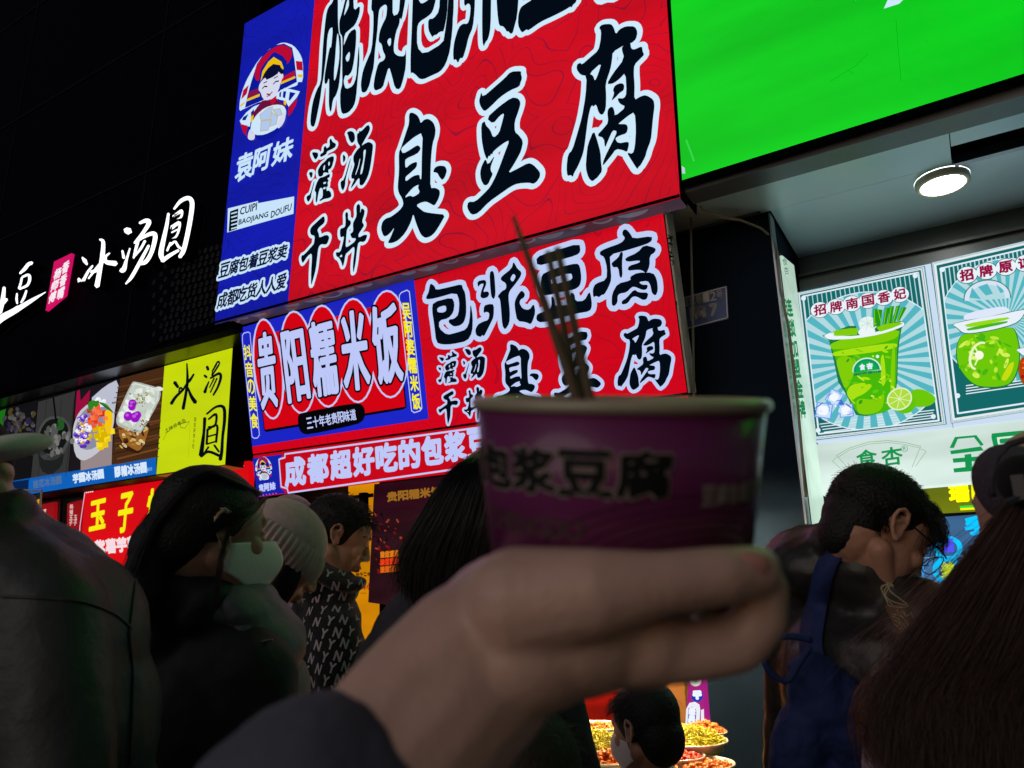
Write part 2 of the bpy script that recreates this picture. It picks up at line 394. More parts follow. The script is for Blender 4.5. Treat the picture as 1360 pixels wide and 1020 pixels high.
B.brush([[(125,-60),(155,-60),(155,0),(145,300),(110,500),(70,600),(60,560),(100,420),(120,250)],
 [(250,-60),(250,65),(290,30),(310,60),(300,170),(280,220),(240,215),(200,250),(160,380),(150,480),(155,550),(175,535),(195,575),(215,525),(240,530),(270,430),(290,340),(330,250),(345,100),(350,-60)],
 [(415,-60),(495,-60),(490,250),(470,350),(440,390),(428,425),(415,380),(412,200)],
 [(540,-60),(745,-60),(730,150),(700,260),(690,300),(670,310),(650,285),(635,290),(620,260),(600,240),(565,235),(550,120)],
 [(865,0),(800,40),(760,70),(740,130),(735,230),(770,300),(800,280),(815,268),(830,280),(940,200),(1050,150),(1150,100),(1215,60),(1222,75),(1230,50),(1265,20),(1270,-60),(865,-60)]], [], .03, INK, WHITE, 2)
B.poly([(1420,-40),(1420,10),(1450,40),(1490,45),(1540,25),(1600,25),(1640,5),(1660,-40)], WHITE, 2)
# --- 臭 豆 腐
chou = [[(365,75),(395,65),(440,90),(462,130),(470,165),(500,130),(540,122),(585,155),(606,215),(600,280),(580,340),(568,430),(560,560),(558,750),(600,745),(640,765),(645,800),(630,850),(595,910),(560,890),(520,870),(470,880),(430,905),(470,940),(505,965),(590,978),(695,988),(650,1070),(600,1150),(560,1185),(515,1200),(475,1175),(445,1110),(420,1040),(403,980),(385,1050),(335,1150),(270,1220),(215,1245),(170,1245),(200,1190),(235,1100),(200,1150),(165,1180),(135,1185),(110,1115),(125,1050),(160,1020),(200,1010),(280,950),(315,900),(305,845),(270,790),(262,735),(275,600),(272,430),(290,390),(320,300),(345,225),(365,165)],
 [(580,605),(600,560),(640,545),(690,550),(708,590),(690,650),(665,678),(640,650),(620,610)]]
chou_w = [[(490,245),(410,290),(350,340),(290,395),(310,440),(380,400),(440,360),(465,375),(470,400),(440,440),(335,485),(330,520),(335,572),(380,530),(440,508),(435,560),(380,610),(332,650),(335,692),(400,640),(460,625),(465,668),(478,668),(480,480)],[(455,715),(400,745),(320,840),(375,815),(405,830),(465,790),(445,745)]]
dou = [[(268,290),(285,335),(400,235),(480,165),(535,105),(630,100),(628,125),(638,165),(625,200),(615,240),(530,275),(440,335),(350,425),(298,468),(262,420),(248,370),(262,320)],
 [(315,525),(430,420),(545,338),(600,345),(626,385),(610,450),(570,560),(572,650),(610,680),(648,735),(630,820),(600,880),(560,950),(510,1025),(600,980),(690,930),(735,942),(800,1010),(800,1055),(770,1100),(740,1120),(700,1108),(600,1115),(540,1140),(440,1210),(340,1280),(240,1385),(180,1400),(140,1335),(150,1280),(215,1280),(300,1200),(350,1145),(400,1050),(440,950),(480,840),(525,725),(480,745),(420,790),(375,830),(370,855),(358,845),(350,870),(335,865),(325,900),(310,880),(290,820),(272,720),(268,580),(300,550),(310,590),(350,630),(378,705),(430,660),(455,570),(478,480),(440,500),(375,578)],
 [(308,890),(330,950),(395,855),(355,960),(355,1000),(375,1030),(350,1080),(330,1125),(295,1135),(265,1080),(258,1010),(275,950)]]
fu = [[(515,185),(545,155),(625,150),(650,185),(668,245),(700,200),(755,172),(840,172),(865,225),(850,290),(810,325),(740,345),(640,405),(635,470),(620,560),(575,690),(582,800),(578,920),(550,975),(515,960),(490,875),(465,900),(455,885),(440,905),(420,990),(405,1100),(385,1260),(370,1330),(330,1430),(290,1500),(280,1535),(262,1515),(230,1525),(222,1450),(235,1330),(275,1290),(320,1140),(360,1000),(395,800),(405,620),(350,612),(312,560),(318,515),(350,500),(360,520),(440,450),(510,390),(530,300),(535,215)],
 [(740,345),(800,320),(805,370),(830,385),(905,350),(910,400),(925,430),(890,465),(835,520),(830,600),(838,700),(835,840),(890,805),(940,792),(1010,835),(1018,900),(1005,990),(995,1100),(985,1200),(950,1290),(935,1350),(890,1430),(875,1440),(862,1465),(820,1400),(765,1310),(820,1325),(840,1260),(850,1100),(838,945),(780,980),(700,1045),(690,1055),(765,1055),(778,1090),(765,1140),(700,1160),(660,1185),(690,1230),(785,1212),(785,1250),(770,1310),(730,1290),(670,1280),(620,1350),(545,1440),(560,1370),(640,1210),(650,1190),(680,1120),(640,1110),(600,1200),(570,1275),(560,1180),(495,1160),(560,1090),(600,1040),(590,940),(610,905),(640,898),(655,935),(660,985),(760,900),(700,870),(680,820),(740,825),(765,780),(755,590),(700,650),(640,692),(585,695),(640,600),(745,465),(718,370)],
 [(640,750),(660,705),(715,683),(745,700),(740,750),(700,775),(670,810),(625,850),(655,775)],
 [(468,1110),(500,1200),(530,1310),(535,1400),(545,1480),(515,1520),(500,1540),(485,1550),(455,1575),(420,1540),(395,1450),(405,1320),(415,1240)]]
fu_w = [[(540,500),(430,600),(465,620),(480,670),(510,600)]]
guan = [[(165,365),(190,360),(235,365),(240,400),(215,445),(195,435)],[(130,585),(180,585),(170,640),(155,655)],[(105,860),(150,835),(190,690),(198,694),(160,840),(160,870),(130,925),(110,900)],
 [(365,220),(385,205),(400,245),(440,265),(435,300),(400,325),(340,350),(330,385),(265,420),(258,385),(300,360),(300,300),(325,290),(335,320),(370,290)],
 [(340,430),(405,400),(420,430),(390,540),(350,560),(360,600),(330,590),(300,590),(290,630),(245,640),(230,570),(270,500),(320,460)],
 [(370,600),(370,640),(340,660),(360,680),(345,700),(350,745),(330,755),(335,800),(355,790),(380,810),(390,860),(360,880),(300,890),(260,915),(250,900),(290,870),(290,770),(260,760),(240,830),(225,930),(208,920),(215,810),(195,800),(215,720),(250,650),(300,640)]]
guan_w = [[(352,480),(368,462),(372,500),(355,520)],[(300,520),(318,500),(312,560),(295,570)],[(300,700),(330,695),(325,715),(298,722)],[(296,760),(325,752),(322,775),(296,782)]]
tang = [[(560,140),(600,118),(640,135),(655,180),(650,235),(615,262),(585,215),(575,165)],[(515,380),(548,410),(545,450),(520,485)],[(490,690),(530,672),(600,430),(608,435),(545,675),(545,730),(520,800),(495,760)],
 [(680,150),(700,140),(702,115),(720,130),(800,45),(825,80),(815,130),(770,210),(725,290),(760,265),(810,242),(858,270),(855,330),(830,520),(800,640),(745,735),(705,735),(705,650),(680,670),(650,720),(605,775),(615,735),(650,660),(615,660),(610,620),(650,500),(635,460),(635,400),(680,330),(715,300),(680,250),(675,180)]]
tang_w = [[(750,340),(780,330),(765,430),(740,590),(715,620),(720,560),(750,450)],[(715,430),(706,440),(690,520),(655,620),(668,610),(700,520)]]
gan = [[(185,330),(250,270),(315,210),(330,240),(325,285),(270,330),(250,360),(268,400),(270,440),(345,405),(378,430),(360,490),(340,512),(290,505),(262,540),(250,640),(235,770),(205,880),(185,945),(185,800),(195,650),(190,600),(150,630),(110,690),(95,705),(80,650),(90,620),(110,620),(200,520),(215,500),(225,420),(185,410),(172,370)]]
ban = [[(540,185),(560,168),(572,190),(570,250),(600,265),(600,300),(560,350),(555,400),(550,460),(545,540),(580,525),(640,480),(655,445),(610,445),(590,400),(625,375),(620,290),(640,250),(660,210),(655,110),(680,82),(700,110),(695,190),(710,130),(745,150),(740,200),(715,270),(740,310),(715,350),(680,400),(680,440),(745,405),(775,415),(745,485),(680,480),(665,560),(650,700),(625,820),(620,720),(640,560),(630,530),(570,590),(545,610),(530,700),(515,745),(500,690),(475,645),(450,635),(440,590),(490,590),(515,500),(530,420),(495,440),(485,400),(488,345),(540,330),(545,260)]]
ban_w = [[(505,610),(512,640),(480,640)]]
DRY = [((490,140),6.8,chou,chou_w,.03),((600,80),6.8,dou,[],.03),((720,10),6.8,fu,fu_w,.028),((395,160),8.5,guan,guan_w,.019),((395,160),8.5,tang,tang_w,.019),((390,260),7.846,gan,[],.02),((390,260),7.846,ban,ban_w,.02)]
for o_, k_, bl_, wh_, r_ in DRY: B.at(o_, k_).brush(bl_, wh_, r_, INK, WHITE, 2)
B.build('brush_lettering', big)

# --- blue panel: emblem and small lettering
E_ = Board(P1); E_.at((0, 0), 1)
CW = (200, 228, 250)
E_.text('袁', (316,208),(338,199),(312,243), CW, 2, .006); E_.text('阿', (340,200),(362,190),(335,232), CW, 2, .006); E_.text('妹', (365,191),(391,180),(361,221), CW, 2, .006)
E_.poly([(303,277),(343,267),(343,270),(391,261),(390,284),(340,298),(302,309)], CW, 1)
E_.poly([(306,281),(317,277),(315,304),(304,308)], INK, 2)
for i in range(5): E_.line([(308,284+i*5),(315,282+i*5)], .005, CW, 3)
E_.text('CUIPI', (320,276),(342,269),(319,286), (10,20,60), 3, .0015)
E_.text('BAOJIANG', (318,292),(357,281),(317,301), (10,20,60), 3, .0012); E_.text('DOUFU', (361,281),(388,270),(360,290), (10,20,60), 3, .0012)
for row, s_ in (((294,351),(384,323),(290,370)), '豆腐包着豆浆卖'), (((291,391),(382,362),(288,411)), '成都吃货人人爱'): E_.htext(s_, *row, (8,18,60), 3, .003, .96, out=(.02, CW))
E_.build('panel_lettering', big)
# emblem: girl in a striped cap holding a bowl (k=6.38, origin 310,40)
def emblem(B_, o_, k_, xf=None):
    W_ = (205,230,250); R_ = (185,10,50); Bl = (12,24,150); Y_ = (235,190,10); D_ = (10,14,50); Sk = (214,216,236); Cr = (200,205,190)
    B_.at(o_, k_)
    def pp(P, m, lay, sm=0):
        uv = B_.uv(P)
        if xf: uv = [xf(q) for q in uv]
        B_.poly(uv, m, lay, sm, raw=True)
    def ll(P, r, m, lay):
        uv = B_.uv(P)
        if xf: uv = [xf(q) for q in uv]
        B_.line(uv, r*(.5 if xf else 1), m, lay, raw=True)
    pp([(390,112),(440,105),(510,130),(560,190),(590,260),(592,440),(545,440),(545,470),(440,500),(400,590),(240,600),(90,668),(50,690),(55,600),(75,520),(110,430),(160,340),(210,260),(290,170)], W_, 0, 1)
    pp([(175,370),(200,290),(260,200),(350,130),(430,115),(500,150),(520,260),(540,440),(240,600),(100,660),(120,560),(150,450)], Bl, 1)
    pp([(530,262),(586,268),(590,345),(538,338)], R_, 1); pp([(545,375),(588,378),(588,402),(548,400)], Y_, 1)
    pp([(85,510),(132,465),(115,540),(68,590)], R_, 1); pp([(60,635),(98,605),(95,625),(55,655)], Y_, 1)
    pp([(130,525),(210,495),(215,540),(120,585)], (130,20,70), 2); pp([(415,400),(520,345),(524,385),(410,440)], R_, 2)
    pp([(118,585),(225,540),(225,562),(112,608)], Y_, 2); pp([(405,440),(525,390),(528,408),(402,462)], Y_, 2)
    pp([(55,770),(110,700),(170,650),(245,620),(230,680),(150,760),(140,820),(70,800)], W_, 1)
    pp([(85,740),(130,710),(105,765),(75,765)], Bl, 2); pp([(150,700),(175,670),(180,720),(155,735)], Bl, 2); pp([(200,655),(225,640),(222,665),(205,680)], Bl, 2)
    pp([(370,560),(400,510),(440,490),(565,520),(540,570),(470,650),(440,600),(390,590)], W_, 1)
    pp([(480,525),(530,535),(480,600),(470,590)], Bl, 2); pp([(425,520),(450,520),(440,580),(420,570)], Bl, 2); pp([(392,535),(408,520),(404,570),(390,565)], Bl, 2)
    pp([(60,795),(125,810),(110,870),(120,905),(85,870)], R_, 1); pp([(470,655),(545,580),(530,640),(490,710),(465,730)], R_, 1)
    pp([(245,600),(370,580),(380,600),(450,640),(440,700),(200,760),(150,800),(150,730)], (110,14,60), 3); pp([(310,600),(370,555),(360,610),(330,640)], R_, 4)
    pp([(430,600),(452,600),(448,640),(430,630)], Y_, 4); pp([(150,735),(175,720),(165,790),(150,780)], Y_, 4)
    pp([(180,370),(200,300),(270,205),(360,140),(430,125),(495,160),(500,220),(470,280),(440,300),(400,240),(340,185),(300,240),(230,330),(220,440),(190,420)], R_, 3, 1)
    pp([(220,430),(235,350),(290,260),(350,185),(420,220),(460,270),(440,360),(235,440)], Bl, 4)
    pp([(232,440),(250,350),(300,270),(345,230),(410,270),(428,320),(425,340),(330,300),(260,390)], Y_, 5)
    pp([(245,420),(265,370),(310,310),(370,290),(425,335),(435,365),(410,380),(385,350),(290,425),(272,400)], D_, 6, 1)
    pp([(225,455),(275,400),(290,425),(380,375),(385,340),(420,360),(430,395),(410,430),(385,520),(340,575),(290,602),(250,580),(235,530),(215,510)], Sk, 5, 1)
    pp([(272,400),(285,425),(340,400),(383,370),(386,338),(420,355),(400,300),(340,290),(290,340)], D_, 6)
    ll([(252,498),(268,480),(290,482)], .005, D_, 7); ll([(345,460),(362,440),(388,435)], .005, D_, 7); ll([(290,545),(312,550),(333,530)], .005, (120,20,60), 7); ll([(262,452),(288,440)], .004, D_, 7); ll([(350,412),(380,395)], .004, D_, 7); ll([(290,565),(315,555)], .004, (150,30,70), 7)
    pp([(150,850),(155,790),(200,720),(270,660),(360,632),(430,640),(455,690),(440,760),(370,840),(270,890),(190,893)], W_, 6, 1)
    for P in ([(230,720),(300,665),(340,655),(310,760),(240,770)], [(240,780),(330,760),(300,850),(235,860)], [(330,700),(380,740),(370,800),(310,820),(320,760)], [(340,680),(400,670),(420,720),(380,730)]): pp(P, (176,200,240), 7); ll(P+[P[0]], .004, (190,185,160), 8)
    pp([(170,895),(270,892),(370,842),(400,800),(400,850),(330,910),(230,935)], Bl, 7, 1)
    pp([(125,920),(135,860),(160,830),(160,870),(190,880),(185,930),(150,938)], Sk, 8, 1); pp([(380,830),(385,780),(430,700),(450,690),(445,760),(420,810),(390,838)], Sk, 8, 1)
EM = Board(P1); emblem(EM, (310, 40), 6.38); EM.build('emblem', big)

# ================================================================== tilted lower sign
zt, st = 3.17, .226
P2 = Plane((0, 3.10, zt), (1, 0, 0), (0, -st, 1)); P2 = Plane((0, 3.10, zt), (1, 0, 0), (0, -.226, 1))
low = thing('lightbox_sign', P2.w(P2.px(600, 480)), 'tilted lower lightbox, blue sticky rice panel left and red tofu panel right', 'sign')
m_redf2 = lit_film('red_film_lower', (204, 0, 24), 1., .1, lines=((176, 2, 30), 22, .5, .08)); m_bluef2 = lit_film('blue_film_lower', (24, 34, 190), 1., .1)
uv = [P2.px(*p) for p in ((320,437),(880,280),(912,521),(336,603))]
V, Fc = slab(P2, uv, -.1, -.004); mk('case', V, Fc, m_black, low)
V, Fc = slab(P2, uv, -.004, 0); mk('red_panel', V, Fc, m_redf2, low)
L2 = Board(P2); L2.base = .001
L2.at((300,380),4)
L2.poly([(75,222),(1000,-38),(1078,705),(140,852)], m_bluef2, 0)
L2.build('blue_panel', low)
L2 = Board(P2); L2.base = .003; L2.at((300,380),4)
K = (6,6,10); RR = (210,4,20); LV = (190,200,248)
L2.poly([(150,285),(905,85),(962,642),(945,655),(215,775),(205,765)], K, 0); L2.poly([(148,275),(895,80),(955,640),(210,762)], RR, 1)
ov = [((228,440),72,262,-6),((385,405),88,268,-5),((530,372),92,266,-4),((692,342),98,272,-3),((868,308),104,280,-2)]
for c_, rx, ry, ro in ov: L2.ell(c_, rx+8, ry+8, LV, 2, ro)
for c_, rx, ry, ro in ov: L2.ell(c_, rx-2, ry-2, RR, 3, ro)
cells = [('贵',(168,262),(252,240),(196,652)),('阳',(298,252),(408,222),(340,618)),('糯',(445,205),(565,172),(482,588)),('米',(608,152),(738,124),(640,556)),('饭',(772,122),(905,86),(810,522))]
for ch, tl, tr, bl in cells: L2.text(ch, tl, tr, bl, LV, 7, .009, out=(.021, K))
L2.poly([(385,690),(405,672),(700,618),(735,635),(745,672),(735,712),(700,735),(440,790),(405,780),(388,745)], K, 5, 1)
L2.htext('三十年老贵阳味道', (428,702),(692,652),(436,758), LV, 6, .0015)
L2.line([(92,262),(100,250),(122,244),(132,250),(182,790),(172,806),(155,808),(143,800),(92,290)], .003, LV, 5, True)
L2.line([(925,50),(935,35),(965,22),(978,30),(1045,648),(1035,662),(1005,672),(990,662),(925,80)], .003, LV, 5, True)
L2.vtext('抖音の美食', (115,308),(160,760), 38, YEL, 6, .002); L2.vtext('吴阿婆糯米饭', (958,85),(1020,660), 42, YEL, 6, .002)
L2.build('rice_artwork', low)
L3 = Board(P2); L3.base = .0015
L3.at((555,300),6.8)
bao2 = [[(120,520),(155,545),(165,580),(280,555),(400,525),(410,570),(430,600),(440,700),(440,800),(420,870),(385,900),(330,910),(300,890),(280,870),(285,845),(330,840),(370,800),(378,680),(350,600),(160,655),(80,665),(78,640),(100,600),(110,540)],
 [(140,690),(310,645),(335,700),(325,780),(280,835),(195,855),(195,925),(265,985),(350,965),(440,935),(470,860),(478,690),(500,820),(495,960),(450,1040),(314,1069),(224,1072),(169,1054),(149,884),(130,760)]]
jiang = [[(540,500),(610,485),(625,520),(590,600),(630,590),(650,610),(635,645),(590,658),(565,640),(575,590),(600,520),(570,525),(545,555)],[(650,425),(675,402),(692,430),(700,520),(705,620),(690,665),(665,640),(655,540)],
 [(600,720),(650,705),(690,710),(688,820),(665,870),(640,920),(600,1000),(585,985),(570,1005),(530,990),(520,940),(545,890),(590,865),(640,850),(650,790),(625,775),(595,790)],
 [(865,325),(880,345),(900,385),(940,420),(930,460),(880,530),(830,590),(820,640),(835,780),(830,880),(790,940),(765,900),(755,770),(745,660),(720,640),(760,590),(800,570),(800,520),(750,490),(755,460),(850,385)],
 [(940,580),(972,615),(960,650),(930,665),(920,700),(950,750),(1010,760),(1050,700),(1065,780),(1040,860),(1020,890),(980,870),(900,860),(880,760),(875,690),(900,630)]]
L3.brush(bao2, [[(178,740),(255,715),(262,765),(230,785),(180,780)]], .027, INK, LAV, 2); L3.brush(jiang, [[(865,430),(890,455),(860,510),(835,480)]], .027, INK, LAV, 2)
L3.at((700,290),6.8)
dou2 = [[(85,350),(230,300),(475,225),(487,300),(450,335),(250,390),(95,432)],[(125,600),(135,510),(190,480),(300,440),(450,405),(480,430),(495,540),(480,610),(430,645),(330,660),(170,700),(140,680)],
 [(220,700),(250,720),(260,800),(350,780),(380,790),(395,670),(430,680),(440,750),(520,745),(565,660),(580,700),(590,790),(570,840),(450,860),(300,900),(130,945),(85,920),(90,870),(130,850),(200,830),(225,790)]]
L3.brush(dou2, [[(215,545),(400,490),(415,540),(385,565),(225,600)]], .027, INK, LAV, 2)
fu2 = [[(870,105),(900,100),(935,140),(960,185),(1130,160),(1130,205),(1080,235),(900,290),(750,330),(755,420),(765,550),(740,620),(700,690),(680,690),(650,715),(630,700),(600,715),(595,640),(620,590),(720,555),(725,450),(700,350),(660,330),(660,300),(720,270),(850,225),(890,180),(860,145)],
 [(770,400),(830,350),(845,305),(870,305),(860,400),(865,530),(840,540),(825,440),(780,445),(765,415)],
 [(885,360),(1000,310),(1060,240),(1165,268),(1160,305),(1110,340),(1110,430),(1080,500),(1040,470),(1000,465),(910,475),(920,430),(1020,400),(1020,380),(900,395)],
 [(930,530),(1000,490),(1140,490),(1175,550),(1185,650),(1165,700),(1130,680),(1115,600),(1090,565),(1010,575),(1040,600),(1095,600),(1085,640),(1050,650),(980,620),(950,620),(900,670),(840,680),(820,700),(820,760),(790,795),(765,780),(770,680),(820,590),(940,560)],
 [(970,640),(1010,670),(1100,670),(1085,730),(1050,740),(990,705),(950,710),(910,770),(860,780),(855,750),(900,720)]]
L3.brush(fu2, [], .027, INK, LAV, 2)
# the same brush line as on the big sign, smaller
src = [(548.1,149.6),(846.8,225.4),(413.6,380.4),(440.3,184.1)]; dst = [(687.9,453.5),(874.7,515.4),(596.8,563.1),(596,469.7)]
A_ = np.array([[*P1.px(*p), 1] for p in src]); D_ = np.array([P2.px(*p) for p in dst]); MM = np.linalg.lstsq(A_, D_, rcond=None)[0]
class _Two(Board): pass
for o_, k_, bl_, wh_, r_ in DRY:
    L3.at(o_, k_)
    save = L3.uv; L3.uv = lambda P: [np.array([*P1.px(o_[0]+x/k_, o_[1]+y/k_), 1]) @ MM for x, y in P]
    L3.brush(bl_, wh_, r_*.62, INK, LAV, 2); L3.uv = save
L3.build('brush_lettering', low)
# side of the lower sign: raw grey tape with pen marks, top ledge
a, b_ = P2.px(882, 280), P2.px(914, 522)
V, Fc = prism_world([P2.w(a+[.003, 0], .01), P2.w(b_+[.003, 0], .01), P2.w(b_+[.003, 0], -.09), P2.w(a+[.003, 0], -.09)], [P2.w(a+[.012, 0], .01), P2.w(b_+[.012, 0], .01), P2.w(b_+[.012, 0], -.09), P2.w(a+[.012, 0], -.09)])
sd = mk('side_plate', V, Fc, m_alu, low)
PS = Plane(P2.w(a+[.013, 0], 0), (0, 1, 0), (0, -.226*1, 1)); PS.N = np.array([1., 0, 0]); PS.V = P2.V; PS.U = np.cross(P2.V, [1., 0, 0]); PS.U /= np.linalg.norm(PS.U)
PB = Board(PS); PB.at((700,290),6.8)
pen = surf('pen_mark', (20, 22, 20), .7)
for P in ([(1270,150),(1300,190)],[(1265,185),(1310,165),(1300,210)],[(1275,225),(1310,235)],[(1290,220),(1285,260)],[(1280,300),(1310,320)],[(1300,290),(1290,350),(1320,340)],[(1295,375),(1320,395),(1310,420)],[(1335,740),(1350,760),(1345,800)]): PB.line(P, .004, pen, 1)
PB.build('pen_mark', low)

# ================================================================== narrow strip sign below
uv = [P2.px(*p) for p in ((337,605),(914,525),(918,590),(345,660))]
stp = thing('strip_sign', P2.w(P2.px(500, 620)), 'narrow red strip lightbox with fat white characters under the tilted sign', 'sign')
V, Fc = slab(P2, uv, -.08, -.001); mk('case', V, Fc, m_black, stp)
V, Fc = slab(P2, uv, 0, .004); mk('box_panel', V, Fc, lit_film('red_strip_film', (196, 4, 24), 1., .1), stp)
S = Board(P2); S.base = .006; S.at((320,560),4)
S.poly([(65,195),(228,172),(205,205),(212,350),(245,378),(92,400)], (20,34,170), 0)
S.line([(1290,28),(238,172),(238,190),(206,200),(218,345),(250,355),(256,378),(1330,225)], .005, LV, 1)
S.line([(1290,28),(2340,-118)], .005, LV, 1); S.line([(1330,225),(2380,122)], .005, LV, 1)
chs = '成都超好吃的包浆豆腐'; x0, y0, x1, y1 = 235, 196, 1220, 58
for i, ch in enumerate(chs):
    xx = 236+i*121.5; yt = 202-i*19.0; S.text(ch, (xx, yt),(xx+104, yt-16),(xx+8, yt+142), LV, 3, .0085)
S.text('袁', (100,335),(124,332),(103,372), LV, 3, .003); S.text('阿', (128,330),(154,326),(131,368), LV, 3, .003); S.text('妹', (157,325),(186,320),(160,363), LV, 3, .003)
for i in range(6): S.ell((107+i*17, 392-i*2.4), 4, 4, (200,90,120), 3, n=8)
S.build('strip_lettering', stp)
ES = Board(P2); ES.base = .008
e0 = [P1.px(310+60/6.38, 40+690/6.38), P1.px(310+590/6.38, 40+260/6.38), P1.px(310+300/6.38, 40+935/6.38), P1.px(310+430/6.38, 40+105/6.38)]
e1 = [P2.px(320+88/4, 560+265/4), P2.px(320+170/4, 560+225/4), P2.px(320+135/4, 560+318/4), P2.px(320+128/4, 560+185/4)]
M2 = np.linalg.lstsq(np.array([[*q, 1] for q in e0]), np.array(e1), rcond=None)[0]
class EB(Board):
    pass
sv = ES.uv; ES.uv = lambda P: [P1.px(ES.o[0]+x/ES.k, ES.o[1]+y/ES.k) for x, y in P]
emblem(ES, (310, 40), 6.38, xf=lambda q: np.array([*q, 1]) @ M2); ES.build('emblem', stp)

# ================================================================== green sign, right
gr = thing('lightbox_sign', onY(1130, 160, 3.0), 'bright plain green lightbox at upper right above the drinks shop canopy', 'sign')
m_green = lit_film('green_film', (6, 202, 26), 1., .2, scale=1.7, gloss=.25)
g0, g1 = P1.px(908, 243), P1.px(1360, 103); gd = (g1-g0)/np.linalg.norm(g1-g0); g1 = g0+gd*3.4
gu = [g0, g1, [g1[0], 5.3], [P1.px(896, 0)[0]+.01, 5.3]]
V, Fc = slab(P1, gu, -.12, .015); mk('case', V, Fc, m_black, gr)
V, Fc = slab(P1, gu, .0155, .02); mk('green_panel', V, Fc, m_green, gr)
GB = Board(P1); GB.base = .0215; GB.at((900,0),2.957)
GB.poly([(700,-30),(700,12),(735,2),(740,-30)], WHITE, 0); GB.poly([(812,47),(828,12),(850,14),(866,-30),(905,-30),(895,5),(872,28)], WHITE, 0); GB.build('lettering', gr)
GS = Board(P1); GS.base = .021; GS.at((900,0),2.957)
for P in ([(605,330),(700,270),(750,222)],[(670,285),(692,300)],[(860,90),(866,180),(880,330)]): GS.line(P, .0011, (4,182,20), 0)
GS.poly([(22,660),(34,668),(36,690),(24,690)], (190,206,220), 0); GS.line([(40,560),(70,640)], .004, (60,214,80), 0)
tag(GS.build('scuff_mark', gr), kind='stuff')
V, Fc = slab(P1, [g0+[0, -.013], g1+[0, -.013], g1+[0, -.002], g0+[0, -.002]], -.02, .03); mk('bottom_trim', V, Fc, m_black, gr)
V, Fc = slab(P1, [P1.px(905, 262)+[.003, -.0], g0+[-.004, 0], [gu[3][0]-.004, 5.3], [TR[0]+.004, 5.3]], -.2, .012); mk('black_side_post', V, Fc, m_black, gr)
m_edge = surf('grey_fascia', (104, 108, 112), .4, metal=.4, var=.2)

# ================================================================== right shop: canopy, beam, pillar
rb = thing('drinks_shop', (.8, 3.5, 0), 'drinks shop with blue grey metal canopy at the right', 'building')
ZC = 3.205
V, Fc = box((-.9, 3.03, ZC-.015), (3.2, 3.155, ZC+.05)); mk('fascia_return', V, Fc, m_edge, rb)
m_can = surf('canopy_sheet', (206, 226, 244), .32, metal=.25, bump=.06, bscale=3, var=.14, vscale=1.4, dist=.02)
V, Fc = box((-1.1, 3.162, ZC), (.13, 3.44, ZC+.02)); mk('canopy_panel', V, Fc, m_can, rb)
V, Fc = box((-.62, 3.446, ZC+.002), (3.2, 4.06, ZC+.02)); mk('canopy_panel', V, Fc, m_can, rb)
V, Fc = box((.134, 3.162, ZC+.004), (3.2, 3.30, ZC+.02)); mk('canopy_panel', V, Fc, m_can, rb)
V, Fc = box((.134, 3.31, ZC+.05), (3.2, 3.43, ZC+.07)); mk('track_recess', V, Fc, m_black, rb)
V, Fc = merge([box((.14, 3.425, ZC-.012), (.42, 3.455, ZC+.03)), box((.42, 3.42, ZC-.006), (3.2, 3.44, ZC+.03))]); mk('track_rail', V, Fc, m_steel, rb)
V, Fc = merge([box((-.62, 4.06, 3.09), (3.2, 4.3, 3.3)), box((-.62, 4.0, 3.075), (3.2, 4.3, 3.09)), box((-.62, 3.985, 2.93), (3.2, 4.3, 3.045)), box((-.62, 4.03, 3.045), (3.2, 4.3, 3.075))]); mk('beam', V, Fc, surf('beam_paint', (84, 90, 90), .4, bump=.1, bscale=10), rb)
V, Fc = box((-.62, 4.9, 0), (3.2, 5.0, 3.3)); mk('wall', V, Fc, m_dark, rb)
V, Fc = box((-1.1, 3.5, ZC+.03), (3.2, 6, 13)); mk('upper_block', V, Fc, m_dark, rb)
pl = thing('pillar', (-.86, 3.6, 0), 'dark pillar with blue house number plate between the two shops', 'pillar')
V, Fc = box((-1.12, 3.45, 0), (-.632, 4.05, 3.2)); mk('shaft', V, Fc, m_dark2, pl)
V, Fc = box((-.634, 3.446, 0), (-.626, 3.53, 3.2)); mk('corner_trim', V, Fc, m_steel, pl)
PX = Plane((-.626, 0, 0), (0, 1, 0), (0, 0, 1)); PX.N = np.array([1., 0, 0])
sg = thing('side_lightbox', onX(1055, 500, -.62), 'narrow white vertical lightbox with green characters on the pillar side', 'sign')
m_wh = lit_film('white_strip_film', (196, 226, 208), .9, .2, scale=2)
uv = [PX.px(*p) for p in ((1024,322),(1044,345),(1083,662),(1066,695))]; uv = [[3.56, uv[0][1]], [3.86, uv[1][1]+.02], [3.86, 1.6], [3.56, 1.6]]
V, Fc = slab(PX, uv, 0, .012); mk('white_panel', V, Fc, m_wh, sg)
SB = Board(PX); SB.base = .0135; SB.at((1020,300),4)
SB.vtext('食杏', (70,170),(85,265), 26, (60,110,90), 1)
SB.vtext('连锁加盟金牌', (88,385),(170,1030), 36, (30,130,80), 1, .004)
SB.line([(50,150),(52,240),(100,310)], .001, (80,140,110), 1)
SB.build('lettering', sg)

